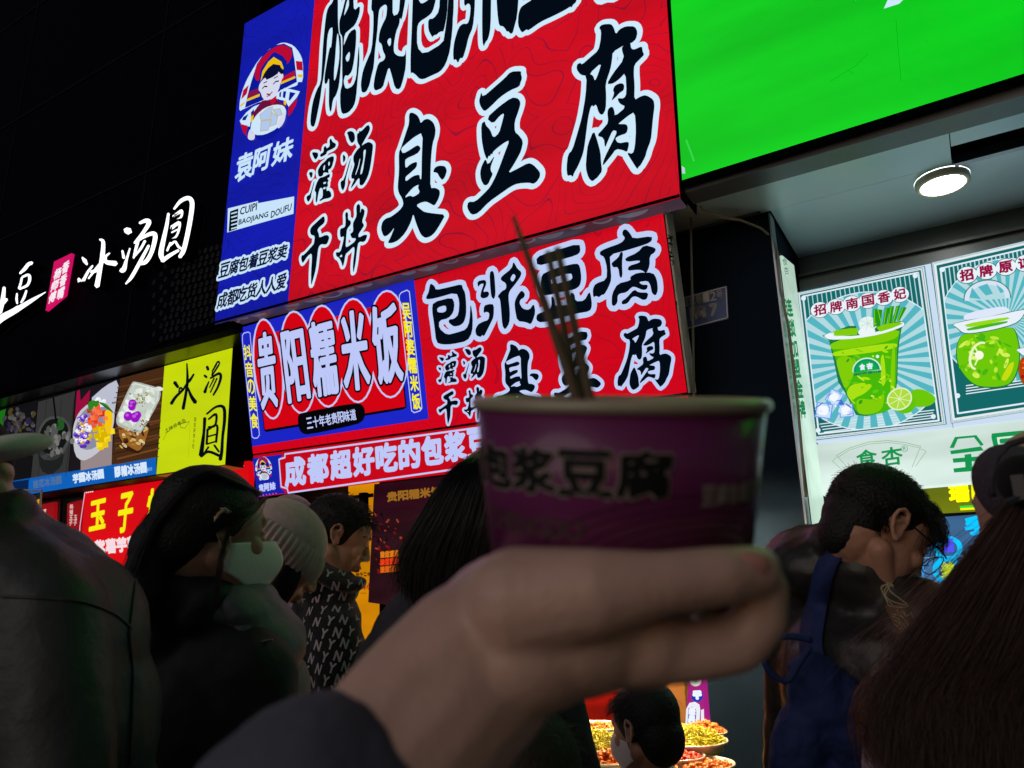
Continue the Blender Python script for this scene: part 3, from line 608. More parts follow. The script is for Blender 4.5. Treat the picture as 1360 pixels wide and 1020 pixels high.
PPL = facade(3.45)
pt = thing('house_number_plate', PPL.w(PPL.px(935, 405)), 'dark blue house number plate on the dark pillar', 'sign')
uv = [PPL.px(*p) for p in ((893,398),(966,380),(968,424),(895,442))]
V, Fc = slab(PPL, uv, 0, .006); mk('plate', V, Fc, surf('plate_enamel', (74, 100, 160), .5), pt)
PT = Board(PPL); PT.base = .0075; PT.at((880,200),2.8333)
mgr = surf('plate_paint', (236, 238, 240), .6)
PT.line([(40,568),(240,514),(246,630),(44,684)], .0025, mgr, 0, True)
PT.htext('区建设巷12号', (46,562),(228,524),(50,596), mgr, 1, .0012); PT.text('附', (105,592),(148,581),(110,644), mgr, 1, .003); PT.text('17', (152,588),(206,576),(158,632), mgr, 1, .003)
PT.build('lettering', pt)

# lamp under the canopy
lp = thing('ceiling_lamp', (.087, 3.565, ZC-.05), 'round white surface lamp lit under the canopy', 'lamp')
c_ = (.087, 3.565, ZC)
V, Fc = lathe([(0, -.027), (.088, -.027)], c_, 40); mk('diffuser', V, Fc, ink((255, 255, 250), 26., True), lp)
V, Fc = lathe([(.088, -.025), (.09, -.031), (.103, -.03), (.108, -.024), (.108, .001)], c_, 40); mk('rim', V, Fc, surf('lamp_rim', (226, 222, 200), .4), lp, smooth=True)

# ================================================================== drinks menu
P4 = facade(3.97)
TE = (44, 132, 132); TD = (20, 104, 104); PALE = (178, 218, 224); CY = (84, 182, 194); WH = (226, 240, 250)
mn = thing('menu_lightbox', P4.w(P4.px(1160, 480)), 'teal lightbox menu board with green iced drink and lime, beside the pillar', 'menu board', 'drinks menu boards')
uv = [P4.px(*p) for p in ((1055.5,389.5),(1236,350),(1265,567),(1077,588))]
V, Fc = slab(P4, uv, -.06, 0); mk('box_panel', V, Fc, lit_film('menu_film', (196, 214, 234), 1.05, .06), mn)
M = Board(P4); M.base = .002
def frame(B_, c4, first=True):
    # c4: outer corners tl tr br bl in zoom pixels
    def inset(k):
        (a, b, c, d) = [np.array(q, float) for q in c4]; ex = (b-a)/np.linalg.norm(b-a); ey = (d-a)/np.linalg.norm(d-a)
        return [a+ex*k+ey*k*.7, b-ex*k+ey*k*.7, c-ex*k-ey*k*.7, d+ex*k-ey*k*.7]
    for k, col in ((0, (60,140,150)), (9, (214,226,236)), (20, (120,150,160)), (25, (232,240,240)), (38, TD)): B_.poly(inset(k), col, 0 if k == 0 else int(k/9))
    return inset
M.at((1040,330),6.18182)
ins = frame(M, [(100,365),(1165,145),(1345,1445),(240,1580)])
I = ins(62); M.line(I, .004, WH, 6, True)
# upper fluting
for i in range(26):
    t = i/25; a = I[0]+(I[1]-I[0])*t; d_ = (I[3]-I[0])*.30 if (t < .25 or t > .8) else (I[3]-I[0])*.12
    M.line([a, a+d_+(I[2]-I[1]-(I[3]-I[0]))*t*.3], .0022, PALE, 6)
# sunburst disc clipped to the frame
def clip(P, Q):
    out = [np.array(p, float) for p in P]; n = len(Q); cen = np.mean(Q, 0)
    for i in range(n):
        a, b = np.array(Q[i], float), np.array(Q[(i+1) % n], float); e = b-a; nn = np.array([-e[1], e[0]])
        if nn @ (cen-a) < 0: nn = -nn
        res = []
        for p, q in zip(out, out[1:]+out[:1]):
            dp, dq = nn @ (p-a), nn @ (q-a)
            if dp >= 0: res.append(p)
            if (dp >= 0) != (dq >= 0): res.append(p+(q-p)*dp/(dp-dq))
        out = res
        if not out: return out
    return out
def sunburst(B_, c, rx, ry, rot, Q, n=26, lay=7, split=.5):
    def pt_(t, k=1.): x, y = rx*k*math.cos(t), ry*k*math.sin(t); return np.array([c[0]+x*math.cos(rot)-y*math.sin(rot), c[1]+x*math.sin(rot)+y*math.cos(rot)])
    d = clip([pt_(2*math.pi*i/60, 1.015) for i in range(60)], Q); B_.poly(d, WH, lay)
    d = clip([pt_(2*math.pi*i/60) for i in range(60)], Q); B_.poly(d, PALE, lay+1)
    for i in range(n):
        a0 = 2*math.pi*i/n; a1 = a0+2*math.pi/n*split
        w = clip([np.array(c, float)]+[pt_(a0+(a1-a0)*j/4) for j in range(5)], Q)
        if len(w) > 2: B_.poly(w, CY, lay+2)
sunburst(M, (700,925), 640, 560, -.15, ins(66), 32)
for p in ((170,412),(1085,228),(1234,1382),(290,1495)): M.ell(p, 20, 20, WH, 8)
for i in range(4): M.line([(340-i*12,1510-i*22),(1215+i*8,1395-i*22)], .0022, WH, 8)
# bubbles and title
for i in range(6): M.ell((305+i*131, 508-i*25), 79, 66, (30,90,90), 11, -10)
for i in range(6): M.ell((305+i*131, 508-i*25), 75, 62, (232,244,250), 12, -10)
MAG = (150,14,70)
for i, ch in enumerate('招牌南国香妃'): M.text(ch, (256+i*131, 474-i*25.5),(350+i*131, 455-i*25.5),(262+i*131, 558-i*25.5), MAG, 13, .002)
# cup
GA, GBc, GC_, GD_ = (130,205,10), (70,185,10), (170,225,20), (40,160,20)
M.poly([(325,720),(420,685),(540,640),(600,640),(620,700),(760,650),(900,610),(965,600),(1005,615),(975,660),(955,780),(945,900),(940,1100),(925,1180),(900,1310),(830,1350),(690,1380),(600,1370),(520,1200),(455,1100),(420,930),(380,760)], (30,120,70), 12)
M.poly([(380,765),(970,645),(938,800),(935,1000),(925,1190),(890,1320),(800,1360),(690,1372),(610,1360),(525,1190),(470,1050),(425,880)], GBc, 13, 1)
for P, c_ in (([(385,770),(960,650),(940,760),(400,850)], GA),([(400,850),(940,770),(936,830),(420,900)], GC_),([(430,900),(560,880),(600,1000),(520,1180),(470,1060)], GA),([(560,1120),(700,1100),(640,1200),(560,1260),(520,1190)], GC_),([(600,1230),(760,1250),(840,1180),(820,1330),(700,1370),(610,1355)], GA),([(830,860),(850,1100),(810,1150),(800,900)], GC_),([(900,800),(925,800),(915,1200),(880,1300),(885,1000)], GA),([(620,1170),(700,1110),(740,1130),(680,1190),(600,1230)], GC_)): M.poly(P, c_, 14, 2)
for i in range(46):
    x, yy = rng.uniform(430, 920), rng.uniform(790, 1330)
    if x < 430+(yy-790)*.3 or x > 935-(yy-790)*.04: continue
    M.ell((x, yy), rng.uniform(8, 40), rng.uniform(5, 14), [GA, GC_, GD_, (190,235,60), (100,200,20)][i % 5], 15, rng.uniform(-60, 60), 10)
M.poly([(335,722),(380,700),(425,690),(420,720),(600,725),(780,690),(930,640),(965,605),(1003,618),(985,650),(800,712),(600,745),(430,755),(370,750)], (236,246,252), 16, 1)
M.poly([(390,700),(440,675),(560,660),(620,660),(610,715),(430,725)], GA, 16); M.ell((700,625), 74, 60, (228,244,240), 17, 0); M.ell((690,690), 70, 38, (236,246,246), 18, -6)
for i in range(7): M.line([(700,622),(700+68*math.cos(i*.9),622+54*math.sin(i*.9))], .0012, (190,215,205), 18)
for P in ([(742,505),(772,500),(778,640),(745,655)],[(772,505),(820,510),(805,600),(800,640),(775,650)],[(840,500),(880,490),(850,640),(815,650)],[(880,480),(915,480),(890,640),(855,640)],[(930,480),(965,472),(930,600),(890,640)],[(975,490),(1018,490),(960,600),(935,600)]): M.poly(P, (36,150,20), 18); M.line([np.array(P[0])+[10, 6], np.array(P[3])+[12, -8]], .002, (120,205,30), 19)
M.poly([(770,655),(830,630),(960,610),(985,625),(900,660),(800,690)], GA, 19)
M.ell((690,1005), 118, 104, (206,236,220), 17, -8, a0=180, a1=368); M.ell((690,1008), 108, 96, (10,150,90), 18, -8, a0=180, a1=364); M.ell((690,1012), 90, 84, (10,170,80), 19, -8, a0=180, a1=360)
M.text('食', (632,958),(672,954),(636,1004), WH, 20, .002); M.text('杏', (690,950),(735,945),(694,996), WH, 20, .002); M.htext('XINGTANG', (580,1036),(690,1016),(582,1052), (20,130,80), 20, .001); M.htext('一口上瘾', (700,1016),(808,1004),(702,1034), (20,130,80), 20, .001)
M.ell((778,892), 14, 14, WH, 18, n=10)
# lime and ice
M.poly([(1040,1180),(1100,1155),(1180,1170),(1250,1220),(1255,1260),(1200,1300),(1100,1310),(1060,1290)], (110,200,10), 16, 2); M.ell((985,1265), 108, 92, (100,195,10), 17, 25); M.ell((958,1240), 106, 92, (225,240,200), 18, -25); M.ell((958,1240), 94, 80, (175,222,60), 19, -25)
for i in range(8):
    a = i*math.pi/4+.2; M.line([(958,1240),(958+92*math.cos(a),1240+78*math.sin(a))], .0018, (224,242,180), 20)
for (qx, qy), s_, a0 in (((425,1225),84,.5),((338,1335),96,.15),((522,1335),82,-.12)):
    def cq(k, n=4, ph=.785): return [(qx+s_*k*math.cos(a0+ph+i*2*math.pi/n), qy+s_*k*.92*math.sin(a0+ph+i*2*math.pi/n)) for i in range(n)]
    M.poly(cq(1.0), (110,158,240), 14); M.poly(cq(.86), (206,226,252), 15); M.poly([(x-s_*.05, y-s_*.02) for x, y in cq(.6)], (244,250,255), 16, 1)
    for j in range(5):
        a = rng.uniform(0, 6.28); p0 = (qx+s_*.75*math.cos(a), qy+s_*.7*math.sin(a)); b_ = a+rng.uniform(.5, 1.3); M.line([p0, (qx+s_*rng.uniform(.3,.8)*math.cos(b_), qy+s_*rng.uniform(.3,.75)*math.sin(b_))], rng.uniform(.001, .0028), [(80,120,220),(150,186,246),(40,70,170)][j % 3], 17)
for c_, s_, a0 in (((335,1340),96,.2),((425,1225),82,.5),((520,1335),74,-.1)):
    for j in range(5):
        a = rng.uniform(0, 6.28); rr = s_*rng.uniform(0, .95)**.7; q = np.array([c_[0]+rr*math.cos(a), c_[1]+rr*.9*math.sin(a)]); w_ = rng.uniform(8, 26)
        P = [q+w_*np.array([math.cos(t+a0), math.sin(t+a0)]) for t in (0, 1.4, 2.6, 4.2)]
        M.poly(P, [(226,238,255),(150,190,245),(200,220,252),(70,110,215),(240,246,255),(110,150,235)][j % 6], 14+j % 3)
M.build('menu_artwork', mn)

mn2 = thing('menu_lightbox', P4.w(P4.px(1330, 450)), 'teal lightbox menu board with round green tea jar, cut off by the right frame edge', 'menu board', 'drinks menu boards')
uv = [P4.px(*p) for p in ((1237,349.7),(1500,288),(1560,535),(1266,567))]
V, Fc = slab(P4, uv, -.06, -.0005); mk('box_panel', V, Fc, lit_film('menu_film_two', (196, 214, 234), 1.05, .06), mn2)
M = Board(P4); M.base = .002; M.at((1230,320),10.4615)
ins = frame(M, [(75,300),(2300,-215),(2800,2150),(345,2540)]); 
M.o = (1230, 320)
def ins2(k):
    (a, b, c, d) = [np.array(q, float) for q in [(75,300),(2300,-215),(2800,2150),(345,2540)]]; ex = (b-a)/np.linalg.norm(b-a); ey = (d-a)/np.linalg.norm(d-a)
    return [a+ex*k+ey*k, b-ex*k+ey*k, c-ex*k-ey*k, d+ex*k-ey*k]
for k, col, ly in ((30, (226,236,238), 5), (62, TD, 6)): M.poly(ins2(k), col, ly)
I = ins2(115); M.line(I, .004, WH, 7, True)
for i in range(34):
    t = i/34; a = I[0]+(I[1]-I[0])*t; M.line([a, a+(I[3]-I[0])*(.22-t*.15)], .0026, PALE, 7)
sunburst(M, (1130,1110), 930, 850, -.15, ins2(118), 34, 8)
M.ell((225,405), 38, 34, WH, 9)
M.ell((440,2155), 34, 34, WH, 9)
for i in range(4): M.line([(560,2130-i*38),(2300,1880-i*38)], .0024, WH, 9)
for i in range(5): M.ell((570+i*270, 482-i*55), 152, 122, (30,90,90), 12, -10)
for i in range(5): M.ell((570+i*270, 482-i*55), 142, 113, (232,244,250), 13, -10)
for i, ch in enumerate('招牌原谅绿'): M.text(ch, (465+i*270, 425-i*56),(640+i*270, 392-i*56),(485+i*270, 572-i*56), MAG, 14, .0025)
# jar
JW = (214,226,246)
M.ell((850,800), 330, 252, (30,130,80), 14, -6, a0=178, a1=368); M.ell((850,802), 316, 240, JW, 15, -6, a0=178, a1=368); M.ell((850,812), 250, 190, PALE, 16, -6, a0=178, a1=368)
M.poly([(600,800),(640,660),(760,820)], CY, 17); M.poly([(720,650),(850,605),(930,745),(830,770)], CY, 17); M.poly([(970,610),(1060,680),(1085,720),(1030,735)], CY, 17)
def jar(cx_, cy_, s, g, gl, lay, yel):
    def q(x, y): return (cx_+x*s, cy_+y*s)
    M.poly([q(x, y) for x, y in ((-320,-130),(-400,0),(-420,180),(-380,360),(-260,520),(-130,620),(120,640),(330,600),(420,480),(470,300),(480,100),(440,-100),(380,-230))], (30,120,50), lay, 2)
    M.poly([q(x, y) for x, y in ((-310,-130),(-390,0),(-405,180),(-365,355),(-250,508),(-120,605),(120,622),(320,585),(405,470),(455,300),(465,100),(425,-100),(370,-225))], g, lay+1, 2)
    for j in range(42):
        a = rng.uniform(0, 6.28); rr = rng.uniform(0, .86)**.6; x, y = 400*rr*math.cos(a), 190+380*rr*math.sin(a)
        M.ell(q(x, y), rng.uniform(20, 90)*s, rng.uniform(12, 40)*s, gl[j % len(gl)], lay+2+j % 3, rng.uniform(-80, 80), 10)
    M.ell(q(-90, 190), 120*s, 190*s, (236,246,190), lay+6, 20, a0=90, a1=270, line=.005); M.ell(q(-90, 180), 60*s, 60*s, (250,252,230), lay+6, 10)
    for j in range(4): M.line([q(-90, 180), q(-90-130*math.cos(j*.7-1), 180+150*math.sin(j*.7-1))], .003, (240,248,190), lay+6)
    M.poly([q(x, y) for x, y in ((200,520),(320,300),(400,260),(360,420),(280,540))], yel, lay+6, 2)
    M.poly([q(x, y) for x, y in ((-480,-250),(-250,-310),(100,-370),(520,-460),(560,-440),(500,-320),(400,-240),(100,-160),(-200,-110),(-330,-120),(-400,-190))], (30,120,80), lay+7, 1)
    M.poly([q(x, y) for x, y in ((-470,-248),(-250,-300),(100,-360),(520,-450),(550,-435),(490,-325),(390,-250),(100,-172),(-200,-122),(-320,-130),(-390,-195))], (232,240,252), lay+8, 1)
    M.poly([q(x, y) for x, y in ((-300,-250),(300,-350),(340,-320),(0,-240),(-260,-200))], gl[0], lay+9, 1); M.poly([q(x, y) for x, y in ((-280,-190),(300,-300),(300,-260),(-240,-150))], gl[1], lay+9, 1)
    M.poly([q(x, y) for x, y in ((-310,-300),(-300,-380),(-100,-440),(250,-500),(330,-450),(330,-420),(0,-340))], (222,232,250), lay+9, 1)
jar(830, 1420, 1., (110,200,10), [(150,220,20),(70,180,20),(190,232,60),(90,190,10),(215,240,90)], 18, (200,220,20))
jar(1560, 1700, .68, (190,60,10), [(225,110,20),(160,20,20),(240,160,40),(205,70,10),(200,30,60)], 30, (240,190,30))
M.build('menu_artwork', mn2)

# shop name box below the menu
P5 = facade(3.93)
nb = thing('name_lightbox', P5.w(P5.px(1200, 610)), 'white lightbox with green shop name under the drinks menu boards', 'sign')
uv = [P5.px(*p) for p in ((1077.5,591),(1370,556),(1376,632),(1086,657))]
uv[1] = uv[0]+(uv[1]-uv[0])*1.6; uv[2] = uv[3]+(uv[2]-uv[3])*1.6
V, Fc = slab(P5, uv, -.12, 0); mk('box_panel', V, Fc, lit_film('name_film', (218, 238, 230), .92, .25, scale=2.4), nb)
N_ = Board(P5); N_.at((1040,470),6.18182); GR = (20,150,80)
N_.text('食', (600,800),(762,778),(612,935), GR, 1, .002); N_.text('杏', (806,780),(972,756),(818,925), GR, 1, .002)
N_.ell((997,779), 26, 24, GR, 1, line=.001); N_.text('R', (985,764),(1008,762),(986,792), GR, 1)
fan = [(440,835),(540,775),(700,725),(860,712),(1000,728),(1130,760)]
N_.line(fan, .0012, (120,170,120), 1); N_.line([(450,850),(545,790),(700,742),(860,728),(1000,744),(1118,772)], .001, (120,170,120), 1)
N_.line([(440,835),(600,1010)], .001, (120,170,120), 1); N_.line([(1130,760),(1060,930)], .001, (120,170,120), 1); N_.line([(440,848),(405,880),(560,1020)], .001, (120,170,120), 1); N_.line([(1130,780),(1175,800),(1090,920)], .001, (120,170,120), 1)
N_.at((1230,400),3.923)
for P in ([(122,765),(150,708),(262,698),(300,748),(285,755),(250,710),(165,718),(145,765)],[(125,780),(285,757),(300,778),(130,798)],[(200,800),(235,795),(240,860),(205,866)],[(138,820),(305,806),(305,830),(142,842)],[(142,872),(315,852),(318,880),(146,893)]): N_.poly(P, GR, 1)
for P in ([(342,690),(500,674),(520,690),(560,860),(380,880),(340,710)],): N_.poly(P, GR, 1)
N_.poly([(368,710),(490,698),(525,845),(395,858)], (214,240,224), 2); N_.text('王', (385,725),(480,716),(398,840), GR, 3, .006)
N_.at((1020,540),4); N_.htext('食色杏也', (440,392),(600,372),(443,425), GR, 1, .001)
N_.build('lettering', nb)

# window with neon behind the counter
P6 = facade(4.35)
yb = thing('yellow_sign', P6.w(P6.px(1105, 672)), 'dull yellow green notice hanging beside the pillar under the name box', 'sign')
uv = [P6.px(*p) for p in ((1094,656),(1128,652),(1130,700),(1098,700))]
V, Fc = slab(P6, uv, -.02, 0); mk('board', V, Fc, lit_film('olive_film', (120, 150, 10), .8, .3), yb)
N_ = Board(P6); N_.at((1020,540),4); N_.htext('注意', (315,468),(400,458),(318,492), (190,210,120), 1, .001); N_.htext('杀菌玻璃瓶', (316,505),(420,560),(318,545), (190,210,140), 1, .001); N_.build('lettering', yb)
ys = thing('neon_sign', P6.w(P6.px(1300, 660)), 'yellow glowing two character sign below the white name box', 'sign')
uv = [P6.px(*p) for p in ((1225,648),(1335,636),(1337,676),(1229,682))]
V, Fc = slab(P6, uv, -.05, 0); mk('board', V, Fc, lit_film('yellow_board', (110, 120, 6), .9, .3), ys)
N_ = Board(P6); N_.base = .004; N_.at((1180,630),7.5556)
for ch, tl, tr, bl in (('瑞',(610,110),(790,98),(625,275)),('巴',(845,92),(990,86),(850,258))): N_.text(ch, tl, tr, bl, ink((255,246,10), 1.2), 2, .006)
N_.poly([(715,318),(1040,300),(1040,322),(718,338)], ink((30,225,60), 1.1), 1); N_.poly([(718,340),(1040,322),(1040,345),(722,362)], ink((255,235,10), 1.1), 1)
N_.build('lettering', ys)
win = thing('display_window', P6.w(P6.px(1260, 740)), 'blue lit glass counter window behind the man in glasses', 'window')
uv = [P6.px(*p) for p in ((1200,690),(1345,680),(1360,850),(1200,860))]
V, Fc = slab(P6, uv, -.06, -.004); mk('back_panel', V, Fc, lit_film('window_glow', (60, 105, 150), .9, .45, scale=4), win)
N_ = Board(P6); N_.base = .002; N_.at((1180,630),7.5556); C1 = ink((10,190,250), 1.2)
N_.text('手', (765,440),(965,405),(790,610), C1, 2, .006)
N_.ell((600,745), 118, 100, C1, 2, -10, line=.011); N_.text('福', (545,650),(640,640),(555,780), ink((80,80,240), 1.1), 2, .005)
N_.ell((590,960), 120, 112, C1, 2, -5, line=.012); N_.text('美', (530,890),(655,880),(540,1040), ink((215,240,60), 1.2), 2, .004)
N_.ell((580,1210), 120, 110, C1, 2, -5, line=.012); N_.text('味', (530,1150),(640,1140),(540,1290), ink((215,240,60), 1.2), 2, .004)
for x in (340, 480, 700): N_.line([(x,900),(x+20,1400)], .006, ink((60,150,230), .9), 1)
for y_ in (840, 1080, 1300): N_.line([(330,y_),(900,y_-30)], .002, ink((150,190,220), .8), 1)
N_.build('neon_lettering', win)

# cables and hangers
cb = mk('cable', *tube([onY(*p, Y) for p, Y in (((925,262),3.2),((932,278),3.22),((955,288),3.28),((985,293),3.35),((1010,303),3.42),((1026,316),3.47),((1032,335),3.5))]+[onX(x, y, -.6) for x, y in ((1036,380),(1048,440),(1058,520),(1065,600),(1070,660))], .006, 8), m_cable, smooth=True); tag(cb, 'pale grey cable drooping from the sign corner down the pillar side', 'cable')
pp = mk('conduit', *tube([onY(917, 262, 3.3), onY(918, 330, 3.3), onY(920, 420, 3.3), onY(922, 540, 3.3)], .006, 8), surf('conduit_paint', (110, 112, 100), .5)); tag(pp, 'thin vertical conduit beside the tilted sign edge', 'pipe')
V, Fc = merge([tube([onY(905, 282, 3.3), onY(934, 300, 3.42)], .008, 6), tube([onY(893, 312, 3.36), onY(1010, 282, 3.42)], .007, 6)])
tag(mk('sign_bracket', V, Fc, surf('bracket_paint', (60, 66, 66), .5)), 'thin angled metal bracket holding the big sign corner', 'bracket')
# ================================================================== left: white channel letters on the black fascia
def stroke_outline(P, Wd):
    P = np.array(P, float); Wd = np.array(Wd, float)
    # resample smoothly
    if len(P) > 2:
        t = np.arange(len(P)); tt = np.linspace(0, len(P)-1, (len(P)-1)*4+1)
        def cr(a):
            a = np.vstack([2*a[0]-a[1], a, 2*a[-1]-a[-2]]); out = []
            for s in tt:
                i = min(int(s), len(P)-2); u = s-i; p0, p1, p2, p3 = a[i:i+4]
                out.append(.5*((2*p1)+(-p0+p2)*u+(2*p0-5*p1+4*p2-p3)*u*u+(-p0+3*p1-3*p2+p3)*u**3))
            return np.array(out)
        Wd = np.interp(tt, t, Wd); P = cr(P)
    T = np.gradient(P, axis=0); T /= np.linalg.norm(T, axis=1)[:, None]+1e-9; N = np.stack([-T[:, 1], T[:, 0]], 1)
    L = P+N*Wd[:, None]/2; R = P-N*Wd[:, None]/2
    e1 = P[-1]+T[-1]*Wd[-1]*.4; e0 = P[0]-T[0]*Wd[0]*.4
    return [tuple(q) for q in L]+[tuple(e1)]+[tuple(q) for q in R[::-1]]+[tuple(e0)]
PLt = facade(2.93)
m_letter = ink((250, 252, 255), 1.5, True); m_lside = surf('letter_return', (26, 24, 26), .35, metal=.6)
def channel(name, label, strokes, o=(0, 240), k=4., group='white channel letters of the dessert shop'):
    c_ = np.mean([onY(o[0]+p[0]/k, o[1]+p[1]/k, 2.93) for s in strokes for p in s[0]], 0)
    t = thing(name, c_, label, 'sign letter', group); fr, sd_ = [], []
    for P, Wd in strokes:
        pl_ = [PLt.px(o[0]+x/k, o[1]+y/k) for x, y in stroke_outline(P, np.array(Wd)*1.35)]
        tri = tessellate_polygon([[Vector((*a, 0)) for a in pl_]])
        fr.append(([PLt.w(a, 0) for a in pl_], tri))
        n = len(pl_); sd_.append(([PLt.w(a, -.002) for a in pl_]+[PLt.w(a, -.085) for a in pl_], [(i, (i+1) % n, (i+1) % n+n, i+n) for i in range(n)]))
    V, Fc = merge(fr); mk('lit_face', V, Fc, m_letter, t); V, Fc = merge(sd_); mk('letter_side', V, Fc, m_lside, t)
channel('channel_letter', 'white lit brush letter for ice, first right of the pink plate', [
 ([(437,408),(450,425),(462,445)], [6,16,8]), ([(418,520),(430,548),(448,520),(470,480),(492,452)], [10,20,12,10,7]),
 ([(530,312),(548,325),(545,390),(535,450),(515,560)], [7,14,18,16,20]), ([(485,485),(520,470),(560,405),(582,385)], [12,14,10,6]),
 ([(560,410),(565,432),(615,440)], [10,16,20]), ([(540,430),(500,480),(470,520)],[8,10,6])])
channel('channel_letter', 'white lit brush letter for soup, middle of the three', [
 ([(668,262),(688,270)], [22,26]), ([(650,372),(658,410)], [8,12]), ([(642,478),(658,470),(672,420),(690,360)], [16,20,10,6]),
 ([(742,225),(775,212),(792,222),(765,270),(722,325)], [10,16,18,14,12]), ([(715,330),(760,300),(810,280),(825,300),(805,380),(775,430),(745,440)], [10,12,16,18,16,16,14]),
 ([(770,320),(748,360),(715,400)], [10,10,8]), ([(790,345),(750,420),(700,510),(668,548)], [10,14,14,6]), ([(740,300),(725,350),(710,410)],[10,12,8])])
channel('channel_letter', 'white lit enclosed round brush letter beside the blue sign panel', [
 ([(895,175),(885,240),(865,330),(855,390),(868,425)], [10,14,18,20,16]), ([(925,150),(960,108),(1000,92),(1020,115),(1015,180),(995,290),(975,370),(955,405)], [8,14,16,18,18,18,18,14]),
 ([(862,425),(905,395),(948,370)], [16,14,10]), ([(925,185),(965,158),(960,195),(920,215),(922,185)], [7,9,8,8,7]), ([(915,240),(955,222),(940,290),(905,310),(912,240)], [7,9,8,8,7]),
 ([(912,275),(945,258)], [6,6]), ([(900,345),(928,322)], [10,8]), ([(932,322),(948,350),(965,362)], [8,10,8]), ([(905,330),(888,372)],[8,8])])
channel('channel_letter', 'white lit brush letter for bean with a long sweeping tail, left of the pink plate', [
 ([(106,492),(130,470),(150,445),(170,436)], [8,14,14,12]), ([(116,515),(110,545),(100,572)], [8,9,8]), ([(118,512),(150,500),(158,520),(145,555),(104,575)], [8,10,12,10,8]),
 ([(90,600),(88,630),(92,652)], [7,9,7]), ([(140,585),(128,620),(112,648)],[8,10,7]), ([(95,668),(60,690)],[8,8]), ([(-60,790),(0,735),(80,690),(170,635),(242,592)], [30,28,22,14,3])])
channel('channel_letter', 'white lit brush letter cut off by the left frame edge', [
 ([(-50,680),(0,660),(35,630)], [16,20,12]), ([(22,568),(15,630),(0,700)], [12,18,16]), ([(-80,700),(-30,640)], [16,16])])
pk = thing('pink_plate', onY(77, 375, 2.93), 'bright pink lit plate with six white characters between the channel letters', 'sign')
uv = [PLt.px(x/4, 240+y/4) for x, y in ((287,430),(380,385),(340,608),(242,690))]
V, Fc = slab(PLt, uv, -.025, 0); mk('plate', V, Fc, lit_film('pink_film', (206, 14, 96), 1., .1), pk)
b = Board(PLt); b.at((0,240),4); b.vtext('杨师傅', (315,462),(272,650), 36, (250,236,246), 1, .004, slant=.5); b.vtext('香香嘴', (356,425),(318,632), 34, (250,236,246), 1, .004, slant=.5); b.build('lettering', pk)

# ================================================================== photo lightbox and yellow panel
PLb = facade(3.27)
ph = thing('photo_lightbox', PLb.w(PLb.px(150, 570)), 'long lightbox with dessert photos and a lime yellow end panel', 'sign')
uv = [PLb.px(*p) for p in ((-70,563),(309,462),(299,617),(-70,668))]; uv[0][1] = uv[1][1]; uv[3] = np.array([uv[3][0], uv[2][1]-.02])
V, Fc = slab(PLb, uv, -.25, 0); mk('box', V, Fc, m_dark, ph)
xr = max(uv[1][0], uv[2][0]); 
b = Board(PLb); b.at((0,440),4); b.base = .001
LIME = (196, 214, 8)
def under_glow():
    m = lit_film('painted_warm_glow', (120, 70, 24), .8, .3, scale=6); return m  # orange light on the box underside, put in as a glow
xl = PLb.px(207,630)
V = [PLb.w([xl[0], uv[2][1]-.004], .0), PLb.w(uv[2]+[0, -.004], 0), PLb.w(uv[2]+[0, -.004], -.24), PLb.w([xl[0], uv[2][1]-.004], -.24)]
mk('underside', V, [(0,1,2,3)], under_glow(), ph)
yp = Board(PLb); yp.at((0,440),4); yp.base = .002
yp.poly([(875,186),(1237,88),(1197,708),(832,760)], lit_film('lime_film', LIME, 1., .1), 0)
for nm, P in (('ice', 0),): pass
for P, Wd in [([(995,172),(998,260),(990,330),(975,412)], [6,12,12,14]), ([(930,272),(948,298)], [16,12]), ([(912,385),(935,350),(975,310),(985,290)], [14,12,10,6]), ([(1032,228),(1010,262),(985,290)], [8,12,6]), ([(1000,300),(1018,345),(1040,378)], [8,14,18]), ([(975,312),(960,300),(952,322)],[8,8,6]),
 ([(1102,188),(1108,205)], [12,12]), ([(1088,235),(1100,245)], [10,10]), ([(1090,325),(1098,300),(1112,268)], [14,10,6]), ([(1130,215),(1160,165),(1162,180),(1128,235)], [8,12,10,8]), ([(1120,250),(1165,225),(1175,245),(1160,295),(1135,340)], [8,12,12,10,8]), ([(1140,250),(1115,300)], [7,5]), ([(1155,250),(1120,325)], [7,6]),
 ([(1090,462),(1085,540),(1070,660)], [14,12,20]), ([(1100,440),(1150,402),(1190,405),(1195,470),(1185,560),(1180,640),(1172,682)], [8,10,14,14,12,14,16]), ([(1070,665),(1110,640),(1175,665)], [12,12,12]), ([(1110,468),(1150,440),(1145,500),(1108,510)], [8,10,10,8]), ([(1105,520),(1100,600)], [10,10]), ([(1105,525),(1155,500),(1150,590)], [8,10,10]), ([(1105,560),(1150,548)], [7,7]), ([(1100,600),(1150,585)], [7,7]), ([(1110,615),(1085,650)], [9,6]), ([(1140,605),(1165,640)], [9,9])]:
    yp.poly(stroke_outline(P, np.array(Wd)*1.3), INK, 2)
yp.line([(868,580),(885,545),(930,500),(1008,480),(985,515),(962,512),(960,490)], .0018, (70,90,20), 2); yp.htext('土味谷食品', (875,520),(985,462),(880,540), (70,90,20), 2, .0008)
yp.vtext('精致美食小吃', (1040,455),(1028,625), 12, (110,130,20), 2, .0005); yp.line([(1012,490),(1003,670)], .0008, (110,130,20), 2)
yp.build('yellow_panel', ph)
